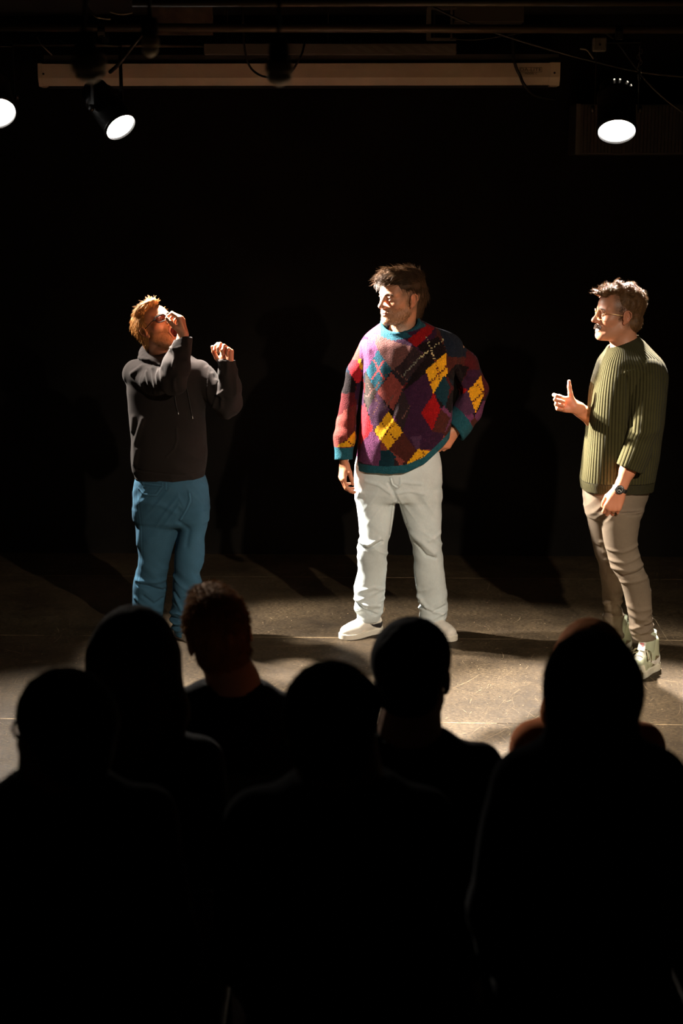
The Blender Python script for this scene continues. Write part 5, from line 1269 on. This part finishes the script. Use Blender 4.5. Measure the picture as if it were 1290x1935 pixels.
# projection screen case
def prism(profile, x0, x1, yc, z0, mat, name, parent=None, yaw=0.0):
    V = [(x, yc + y - x * math.sin(YAW), z0 + z) for x in (x0, x1) for y, z in profile]; n = len(profile)
    F_ = [tuple(range(n))[::-1], tuple(range(n, 2 * n))] + [(i, (i + 1) % n, n + (i + 1) % n, n + i) for i in range(n)]
    return make_obj(name, np.array(V), F_, mat, parent, False)
M_CASE = pmat('cream screen case', (.60, .48, .34), .5, var=.08, varscale=5); M_CASE_D = pmat('case top channel', (.035, .034, .030), .6)
DS = 9.30
zt = P(560, 121, DS)[2]; zm = P(560, 147, DS - .03)[2]; zb = P(560, 162, DS)[2]; x0 = P(72, 135, DS)[0]; x1 = P(1054, 135, DS)[0]
scr = thing('projection_screen', 'long cream rolled up projection screen case under the ceiling', 'projection screen', (0, DS, zb))
prism([(-.05, zt - zb), (-.052, zm - zb), (-.030, 0), (.09, 0), (.09, zt - zb)], x0 + .02, x1 - .02, DS, zb, M_CASE, 'case', scr)
prism([(-.02, zt - zb), (.09, zt - zb), (.09, zt - zb + .050), (-.02, zt - zb + .050)], x0 + .03, x1 - .005, DS, zb, M_CASE_D, 'mounting_channel', scr)
for xa, xb in ((x0, x0 + .022), (x1 - .055, x1)): prism([(-.056, zt - zb + .003), (-.058, zm - zb), (-.034, -.004), (.094, -.004), (.094, zt - zb + .003)], xa, xb, DS, zb, M_CASE, 'end_cap', scr)
for px in (79, 1046):
    c = P(px, 138.5, DS - .06); c[1] = DS - .058 - c[0] * math.sin(YAW); MB().lathe([(.006, 0), (.006, .004)], c, (0, -1, 0), 12).build('screw', M_MATTE, scr)
prism([(-.016, 0), (.016, 0), (.016, -.014), (-.016, -.014)], x0 + .05, x1 - .06, DS + .0, zb, M_MATTE, 'screen_bar', scr)
def text_mesh(name, s, size, loc, mat, parent, width=None, bold=0.0, rot=0.0):
    cu = bpy.data.curves.new(name, 'FONT'); cu.body = s; cu.size = size; cu.extrude = .0006; cu.align_x = 'CENTER'; cu.align_y = 'CENTER'; cu.offset = bold
    o = bpy.data.objects.new('tmp', cu); COL.objects.link(o); dg = bpy.context.evaluated_depsgraph_get(); me = bpy.data.meshes.new_from_object(o.evaluated_get(dg)); bpy.data.objects.remove(o)
    V = np.array([v.co for v in me.vertices]); 
    if width: V[:, 0] *= width / (V[:, 0].max() - V[:, 0].min())
    W_ = np.stack([V[:, 0], -V[:, 2], V[:, 1]], 1) + np.array(loc); W_[:, 1] -= V[:, 0] * math.sin(YAW)
    return make_obj(name, W_, [tuple(p.vertices) for p in me.polygons], mat, parent, False)
M_INK = pmat('dark print', (.012, .010, .008), .6)
c = P(1001, 132.5, DS - .052); c[1] = DS - .0525 - c[0] * math.sin(YAW)
text_mesh('logo_text', 'DA-LITE', .024, c, M_INK, scr, width=.118)
fr = MB()
for dz in (-.0125, .0125): fr.box(c + np.array([0, 0, dz]), (.063, .0006, .0008))
for dx in (-.063, .063): fr.box(c + np.array([dx, 0, 0]), (.0008, .0006, .0125))
fr.build('logo_frame', M_INK, scr)
c2 = P(1002, 140, DS - .052); c2[1] = DS - .0525 - c2[0] * math.sin(YAW); text_mesh('model_text', 'MODEL C', .014, c2, M_INK, scr, width=.066)

# louvred fixture above the case
DF = 9.05; fx = thing('louvre_light', 'dark unlit strip light with slanted louvres just above the screen case', 'strip light', tuple(P(620, 103, DF)))
M_GREYP = pmat('grey enamel', (.10, .088, .072), .6); M_LOUV = pmat('dusty white louvre', (.13, .115, .095), .6)
a = P(385, 82, DF); b = P(862, 103, DF); MB().box(((a[0] + b[0]) / 2, DF + .03, (a[2] + b[2]) / 2), ((b[0] - a[0]) / 2, .03, (a[2] - b[2]) / 2), None, .004).build('housing', M_GREYP, fx)
for px in (430, 620, 820): MB().tube([P(px, 84, DF + .03), np.array([P(px, 84, DF + .03)[0], DF + .03, CEILZ])], .004, 6).build('hanger', M_MATTE, fx)
for px in range(655, 855, 26):
    q0 = P(px, 86, DF - .004); q1 = P(px + 24, 99, DF - .004); MB().add([(q0[0] - .02, q0[1], q0[2]), (q0[0] + .015, q0[1], q0[2]), (q1[0] + .01, q1[1], q1[2]), (q1[0] - .035, q1[1], q1[2])] + [(q0[0] - .02, q0[1] + .004, q0[2]), (q0[0] + .015, q0[1] + .004, q0[2]), (q1[0] + .01, q1[1] + .004, q1[2]), (q1[0] - .035, q1[1] + .004, q1[2])], [(0, 1, 2, 3), (7, 6, 5, 4), (0, 4, 5, 1), (1, 5, 6, 2), (2, 6, 7, 3), (3, 7, 4, 0)]).build('louvre', M_LOUV, fx)
# air duct with open frame
DV = 8.9; a = P(858, 6, DV); b = P(990, 42, DV); dt = thing('air_duct', 'pale boxy air duct at the top, right of centre', 'duct', tuple(P(920, 42, DV)))
M_DUCT = pmat('dull duct metal', (.045, .037, .026), .6); MB().box(((a[0] + b[0]) / 2, DV + .10, (a[2] + b[2]) / 2), ((b[0] - a[0]) / 2, .10, (a[2] - b[2]) / 2), None, .004).build('duct_box', M_DUCT, dt)
g0 = P(810, 16, DV - .03); g1 = P(858, 74, DV - .03); fm_ = MB()
for zz in (g0[2], g1[2]): fm_.box(((g0[0] + g1[0]) / 2, DV - .02, zz), ((g1[0] - g0[0]) / 2 + .01, .02, .006))
fm_.box((g0[0], DV - .02, (g0[2] + g1[2]) / 2), (.012, .02, (g0[2] - g1[2]) / 2)); fm_.box((P(852, 40, DV)[0], DV - .02, (g0[2] + g1[2]) / 2), (.005, .02, (g0[2] - g1[2]) / 2)); fm_.build('bracket_frame', M_GREYP, dt)
# torn, blotched ceiling panel
m_t = pmat('blotched ceiling tile', (.06, .042, .028), .9, var=.9, varscale=9); a = P(285, 3, 8.7); b = P(402, 66, 8.7)
o = MB().box(((a[0] + b[0]) / 2, 8.72, (a[2] + b[2]) / 2), ((b[0] - a[0]) / 2, .012, (a[2] - b[2]) / 2), None, .003).build('ceiling_panel', m_t); tag(o, 'blotched brown ceiling panel above the left part of the screen case', 'panel')
# slatted loudspeaker on the wall, right
DW = 9.2; sp = thing('wall_speaker', 'large dark speaker cabinet with slatted front on the right wall', 'speaker', tuple(P(1190, 292, DW)))
a = P(1089, 196, DW); b = P(1330, 292, DW); w_, h_ = (b[0] - a[0]) / 2, (a[2] - b[2]) / 2; cx_, cz_ = (a[0] + b[0]) / 2, (a[2] + b[2]) / 2
MB().box((cx_, DW + .16, cz_), (w_, .14, h_), None, .006).build('cabinet', pmat('dark cabinet', (.030, .024, .020), .7), sp)
for k in range(34):
    xk = cx_ - w_ + .05 + k * (2 * w_ - .07) / 33; MB().box((xk, DW + .014, cz_), (.0042, .008, h_ - .012)).build('slat', pmat('slat', (.018, .014, .011), .6) if k == 0 else bpy.data.materials['slat'], sp)
MB().box((cx_ - w_ + .012, DW + .010, cz_), (.012, .012, h_)).build('side_trim', pmat('pale side trim', (.06, .055, .048), .6), sp)  # added strip, its paler colour stands for light on the cabinet's left edge
# junction box on the right lantern
c = P(1132, 84, 8.05); jb = thing('junction_box', 'small grey junction box on the pipe above the right stage light', 'junction box', tuple(c)); jb_ = MB().box(c, (.034, .02, .034), None, .008).build('box', pmat('grey box', (.10, .092, .078), .6), jb)
MB().lathe([(.006, 0), (.006, .003)], c + np.array([0, -.021, -.002]), (0, -1, 0), 12).build('screw', M_MATTE, jb)
# cables, each its own thing
M_CABLE = pmat('black cable', (.014, .012, .011), .5); M_PALEC = pmat('pale worn cable', (.30, .26, .20), .4); M_GREYC = pmat('grey cable', (.035, .032, .028), .5)  # the pale cable colour has the light caught by the wires painted in
def cable(pl, r, mat, label, name='cable'):
    o = MB().tube(curve_pts([P(*q) for q in pl], 30), r, 7).build(name, mat, None, True); tag(o, label, 'cable'); return o
cable([(455, -60, 9.0), (460, 60, 9.0), (461, 82, 9.0), (464, 100, 9.0), (468, 118, 9.0), (480, 135, 9.0), (505, 146, 8.95), (545, 140, 8.9), (568, 106, 8.9), (575, 84, 9.02)], .006, M_CABLE, 'black cable looping down over the middle left of the screen case')
cable([(968, 60, 9.1), (970, 105, 9.1), (975, 128, 9.1), (982, 142, 9.12), (990, 160, 9.12), (1010, 180, 9.2), (1050, 188, 9.25)], .009, M_CABLE, 'black cable hanging over the screen case beside the printed logo')
cable([(800, 4, 8.5), (870, 38, 8.5), (960, 70, 8.5), (1060, 100, 8.5), (1130, 118, 8.5), (1210, 136, 8.5), (1300, 146, 8.5)], .006, M_GREYC, 'grey cable sloping down to the right across the air duct')
cable([(1138, 58, 8.2), (1165, 80, 8.3), (1195, 120, 8.4), (1225, 158, 8.4), (1262, 192, 8.4), (1310, 226, 8.4)], .005, M_GREYC, 'grey cable falling from the pipe to the right edge')
cable([(850, 74, 8.6), (900, 75, 8.6), (950, 68, 8.6), (1000, 60, 8.5)], .003, M_GREYC, 'thin wire under the air duct')
cable([(1096, 92, 8.1), (1108, 94, 8.08), (1115, 102, 8.06), (1121, 111, 8.05)], .0045, M_PALEC, 'short pale cable catching light above the right stage light')
cable([(150, -20, 8.3), (165, 12, 8.1), (180, 31, 8.0), (190, 34, 8.0), (200, 36, 8.0), (209, 36, 8.0)], .004, M_PALEC, 'short bright wire above the tilted stage light')
cable([(208, 22, 8.0), (220, 26, 8.0), (234, 27, 8.0), (250, 24, 8.0)], .0035, M_PALEC, 'sagging pale wire at the top left')
cable([(70, 70, 9.2), (78, 84, 9.15), (86, 92, 9.15), (98, 104, 9.22)], .0035, M_PALEC, 'bright curl of wire at the left end of the screen case')
cable([(268, 66, 8.2), (250, 88, 8.2), (225, 120, 8.2), (208, 136, 8.33)], .010, M_CABLE, 'thick black cable leading down to the tilted stage light')
ch = MB()
for k in range(12):
    c = P(1208 + 3 * math.sin(k * 1.7), 92 + k * 5.2, 8.25); ax_ = (1, 0, 0) if k % 2 else (0, 1, 0); up_ = np.array([0, 0, 1.0]); u = np.array(ax_, float)
    ch.tube([c + u * math.cos(t) * .006 + up_ * math.sin(t) * .011 for t in np.linspace(0, 2 * PI, 12)], .0016, 5)
tag(ch.build('safety_chain', M_METAL, None, True), 'small steel chain hanging from the pipe at the right', 'chain')
# little unlit lamps hung close to the camera, out of focus
M_BRASS = pmat('aged brass', (.70, .58, .40), .5); M_FROST = pmat('frosted bulb', (.80, .74, .60), .4)
def small_lamp(px, py, D, label, s=1.0, tilt=(0, .1, -1), body=None):
    c = P(px, py, D); d = nrm(tilt); t = thing('pendant_lamp', label, 'lamp', tuple(c))
    MB().tube([np.array([c[0], c[1] + .01, CEILZ]), c + np.array([0, .01, .12]), c - d * .045 * s], .0045, 8).build('cord', M_CABLE, t, True)
    MB().lathe([(.006, -.05), (.016, -.048), (.020, -.035), (.021, -.012), (.017, -.008)], c, d, 20).build('socket', M_MATTE, t, True)
    MB().lathe([(.018 * s, -.010), (.027 * s, -.002), (.028 * s, .012), (.027 * s, .016)], c, d, 24).build('collar', body or M_BRASS, t, True)
    MB().lathe([(.020 * s, .014), (.024 * s, .020), (.024 * s, .028), (.016 * s, .036), (.005 * s, .042)], c, d, 24).build('bulb', M_FROST, t, True)
small_lamp(527, 122, 3.3, 'small blurred unlit pendant lamp in front of the middle of the screen case')
small_lamp(166, 112, 3.0, 'small blurred brass pendant lamp in front of the tilted stage light', 1.15, (.1, .3, -1))
small_lamp(283, 74, 3.9, 'tiny dim blurred pendant lamp right of the tilted stage light', .8)
# ================================================================== the audience, seen from behind in the dark
M_DARKHAIR = pmat('unlit hair', attr=True, rough=.85, spec=.08)
M_CHAIR = pmat('black chair plastic', (.010, .010, .010), .6); M_CHLEG = pmat('black chair tube', (.006, .006, .006), .9, spec=.05)
def make_chair(x, y, label):
    t = thing('stacking_chair', label, 'chair', (x, y, 0), 'stacking chairs under the audience')
    MB().box((x, y + .01, .425), (.195, .195, .014), None, .010).build('seat', M_CHAIR, t)
    c = math.cos(.16); s = math.sin(.16)
    MB().box((x, y - .212, .68), (.185, .010, .115), np.array([[1, 0, 0], [0, c, -s], [0, s, c]]), .008).build('backrest', M_CHAIR, t)
    for a in (-1, 1):
        MB().tube([(x + a * .185, y + .19, .011), (x + a * .175, y + .17, .411)], .011, 8).build('leg', M_CHLEG, t, True)
        MB().tube([(x + a * .185, y - .22, .011), (x + a * .180, y - .18, .411), (x + a * .182, y - .222, .78)], .011, 8).build('leg', M_CHLEG, t, True)
    return t
def seated(x, D, top, label, yaw=180, roll=0, pitch=0, hair=None, haircol=(.05, .03, .02), skin=(.45, .27, .19), shirt=(.005, .005, .006), sh=.225, shz=None, ears=True, glasses_on=False, hk=1.0, dx=0.0, chair_label='', hx=0.0, nstr=2600, hlen=.014, hout=.05, collar=.07, drop=.035, legs=(.012, .012, .016), hd=.0):
    man = thing('person', label, 'person', (x, D, 0), 'seated audience')
    R = headframe(yaw, pitch, roll); c = np.array([x + hx, D + .02 + hd, top - .131 * hk])
    shz = shz or top - .30
    F = Field(axis(x - .36, x + .36, .010), axis(D - .26, D + .74, .012, [(D - .13, D + .18, .006)]), axis(-.01, top + .05, .012, [(.44, .64, .006), (top - .30, top + .02, .005)]))
    head(F, c, R, hk, detail=False)
    nb = np.array([x, D, shz + .02])
    F.cap(c + R @ np.array([0, -.025, -.06]), nb, .056, .062, .02); F.cap(nb, nb + np.array([0, 0, -.10]), .062, .070, .04)
    F.loft([(.46, x, D, .16, .11), (.70, x, D + .01, .14, .10), (shz - .12, x, D, sh - .075, .09), (shz - .03, x, D, .06, .045)], .03)
    for a in (-1, 1):
        S = np.array([x + a * (sh - .070), D, shz - .080]); E = np.array([x + a * (sh - .015), D + .04, shz - .33]); W = np.array([x + a * .10, D + .22, .600])
        F.tube([S, E, W], [.038, .030, .024], .02)
        hand(F, W, (-a * .25, .95, -.12), (0, -.1, -1), a > 0, [(15, 22, 15)] * 4, s=.95, k=.006)
        H = np.array([x + a * .08, D - .01, .53]); K = np.array([x + a * .10, D + .35, .50]); A = np.array([x + a * .10, D + .29, .09])
        F.tube([H, K, A], [.070, .048, .034], .02)
        foot(F, (A[0], A[1], 0), (a * .1, 1))
    V, Q = F.mesh(1); col = flat_col(len(V), skin)
    make_obj('body', V, Q, M_SKIN, man, col=col)
    F = Field(axis(x - .40, x + .40, .009), axis(D - .26, D + .36, .009), axis(.44, top, .009))
    F.loft([(.455, x, D, .185, .135), (.62, x, D + .01, .175, .13), (shz - .16, x, D, sh - .015, .135), (shz - .06, x, D, sh - .03, .115), (shz - .01, x, D, sh * .62, .085), (shz + .03, x, D, collar + .02, .070)], .04, rd=.03)
    for a in (-1, 1):
        F.tube([np.array([x + a * (sh - .055), D, shz - .06 - drop * .3]), np.array([x + a * (sh - .018), D + .035, shz - .33]), np.array([x + a * .12, D + .19, .61])], [.068, .058, .042], .03)
    F.cap(nb + np.array([0, 0, -.02]), nb + np.array([0, .01, .12]), collar, collar + .01, .01, '-')
    V, Q = F.mesh(1); N = normals(V, Q); V = V + N * (fbm(V * np.array([7, 7, 5]), int(x * 37) % 50, 2) * .007)[:, None]
    cl = flat_col(len(V), shirt) * (1 + .15 * fbm(V * 11, 3, 2))[:, None]
    make_obj('top', V, Q, M_FLEECE, man, col=cl)
    F = Field(axis(x - .25, x + .25, .010), axis(D - .18, D + .56, .010), axis(.06, .66, .010))
    F.ell((x, D + .02, .53), (.17, .14, .085), None, .03)
    for a in (-1, 1): F.tube([(x + a * .08, D + .02, .535), (x + a * .10, D + .345, .50), (x + a * .10, D + .29, .10)], [.088, .066, .056], .03)
    F.cut((x, D, .441), (0, 0, -1), lo=[x - .3, D - .2, .3], hi=[x + .3, D + .25, .6])
    V, Q = F.mesh(1); make_obj('trousers', V, Q, M_DENIM, man, col=flat_col(len(V), legs))
    for a in (-1, 1): shoe('shoe', (x + a * .10, D + .29), (a * .1, 1), man, M_CANVAS, M_CANVAS, h=.006)
    if hair:
        F = Field(axis(c[0] - .20, c[0] + .20, .0055), axis(c[1] - .24, c[1] + .20, .0055), axis(c[2] - .42, c[2] + .19, .0055))
        L = lambda a, b, d_: c + R @ (np.array([a, b, d_]) * hk)
        hair(F, L, R)
        V, Q = F.mesh(1); N = normals(V, Q); q = (V - c) @ R / hk; V = V + N * (noise(q * np.array([70, 70, 9]), 5) * .0015)[:, None]; N = normals(V, Q)
        mk = (q[:, 1] < .08) & (q[:, 2] > -.25); ro, rn, idx = surf_roots(V, N, mk, nstr, int(abs(x) * 100) + 1); rq = (ro - c) @ R / hk
        dr = np.stack([rq[:, 0] * 2, -.3 - 2 * rq[:, 1] * (rq[:, 2] > .05), -1 + 0 * rq[:, 0] + (rq[:, 2] > .08) * .5], 1) @ R.T; dr = dr - rn * (dr * rn).sum(1)[:, None]; dr /= np.linalg.norm(dr, axis=1)[:, None] + 1e-6; dr = dr + rn * hout
        SV, SQ = strands(ro - rn * .002, dr, hlen * (.6 + .8 * np.random.default_rng(4).random(nstr)), .0010, bend=-rn * .4, wob=.12 + .2 * (hout > .3), seed=3)
        g = np.random.default_rng(3); vv = np.repeat(1 + .5 * (g.random(nstr) - .5), 18)
        V2, Q2 = merge((V, Q), (SV, SQ)); make_obj('hair', V2, Q2, M_DARKHAIR, man, col=np.concatenate([flat_col(len(V), haircol), flat_col(len(SV), haircol) * vv[:, None]]))
    if glasses_on: glasses(man, c, R, hk, M_BLACKPL, clear_glass('audience lens', (1, 1, 1), .08), .6, .0026, w=.027, h=.020, yoff=.102, temple=.0026)
    make_chair(x, D, chair_label)
    return man
def short_hair(F, L, R, t=1.0, top=0.0):
    F.ell(L(0, -.026, .040), (.086 * t, .104 * t, .089 * t), R, .02); F.ell(L(0, -.055, -.030), (.070, .055, .060), R, .02)
    if top: F.ell(L(0, .035, .095), (.055, .060, .028 + top), R, .02)
    F.ell(L(0, .095, -.01), (.08, .060, .09), R, .01, '-')
    for q in (-1, 1): F.ell(L(q * .092, .00, -.025), (.028, .045, .038), R, .008, '-')
def long_hair(F, L, R, w=.092, ln=.28, top=.0, sx=1.0):
    F.ell(L(0, -.022, .036), (w, .112, .098 + top), R, .02)
    for q in (-1, 1): F.tube([L(q * .052 * sx, -.03, .02), L(q * .066 * sx, -.03, -.10), L(q * .072 * sx, -.045, -ln)], [.050 * sx, .048 * sx, .030], .03)
    F.tube([L(0, -.06, .02), L(0, -.085, -.10), L(0, -.095, -ln)], [.060, .055, .032], .03)
    F.ell(L(0, .10, -.02), (.070, .058, .10), R, .01, '-')
def AX(px, py, D): return P(px, py, D)[0]
def TOP(px, py, D): return P(px, py, D)[2]
def seat_person(px, pytop, D, pysh, label, chair_label, xo=0.0, **k):
    seated(AX(px, 1350, D) + xo, D, TOP(0, pytop, D), label, shz=TOP(0, pysh, D), chair_label=chair_label, **k)
seat_person(110, 1272, 2.65, 1480, 'seated person in glasses turned left, dark silhouette at the far left front', 'black chair under the bespectacled audience member at the far left', yaw=-140, hair=lambda F, L, R: short_hair(F, L, R, .99), haircol=(.014, .013, .012), glasses_on=True, sh=.19, hlen=.006, hk=.90)
seat_person(256, 1148, 3.34, 1390, 'long haired audience member silhouetted left of the short haired man', 'black chair under the long haired audience member on the left', hair=lambda F, L, R: long_hair(F, L, R, .092, .24), haircol=(.028, .014, .008), sh=.18, hlen=.03)
seat_person(442, 1110, 4.00, 1306, 'short haired man with bare neck and black top, hair edge lit warm', 'black chair under the short haired man with the bare neck', yaw=192, roll=12, hair=lambda F, L, R: short_hair(F, L, R, .98, .008), haircol=(.26, .115, .032), skin=(.42, .22, .13), sh=.215, hx=-.040, nstr=6000, hlen=.016, hout=.8)
seat_person(645, 1258, 2.65, 1486, 'broad shouldered audience member at front centre with a knot of hair', 'black chair under the broad shouldered person at front centre', hair=lambda F, L, R: (short_hair(F, L, R, 1.0), F.ell(L(.062, -.045, .070), (.034, .036, .030), R, .02)), haircol=(.006, .0045, .0035), sh=.195, hx=-.018, hk=.90)
seat_person(775, 1167, 3.40, 1398, 'short dark haired audience member between the front centre and long haired figures', 'black chair under the dark haired person right of centre', yaw=165, hair=lambda F, L, R: short_hair(F, L, R, 1.03), haircol=(.005, .004, .003), sh=.20, hx=.007, hlen=.008)
seat_person(1118, 1206, 2.70, 1412, 'front right audience member with long straight dark hair, in a dark top', 'black chair under the front right long haired person', hair=lambda F, L, R: long_hair(F, L, R, .088, .20, 0, .80), haircol=(.010, .008, .006), sh=.165, hk=.90, shirt=(.006, .0065, .009), hlen=.03)
seat_person(1112, 1172, 3.75, 1360, 'audience member with auburn hair and a rust coloured coat at the right', 'black chair under the person in the rust coat', hair=lambda F, L, R: long_hair(F, L, R, .086, .25), haircol=(.32, .095, .016), sh=.18, shirt=(.42, .13, .045), hlen=.03)
seat_person(1490, 1230, 3.30, 1455, 'dark clothed shoulder of a person cut off by the right edge', 'black chair at the right edge, under the person cut off there', hair=lambda F, L, R: short_hair(F, L, R, 1.0), haircol=(.005, .004, .003), sh=.20)
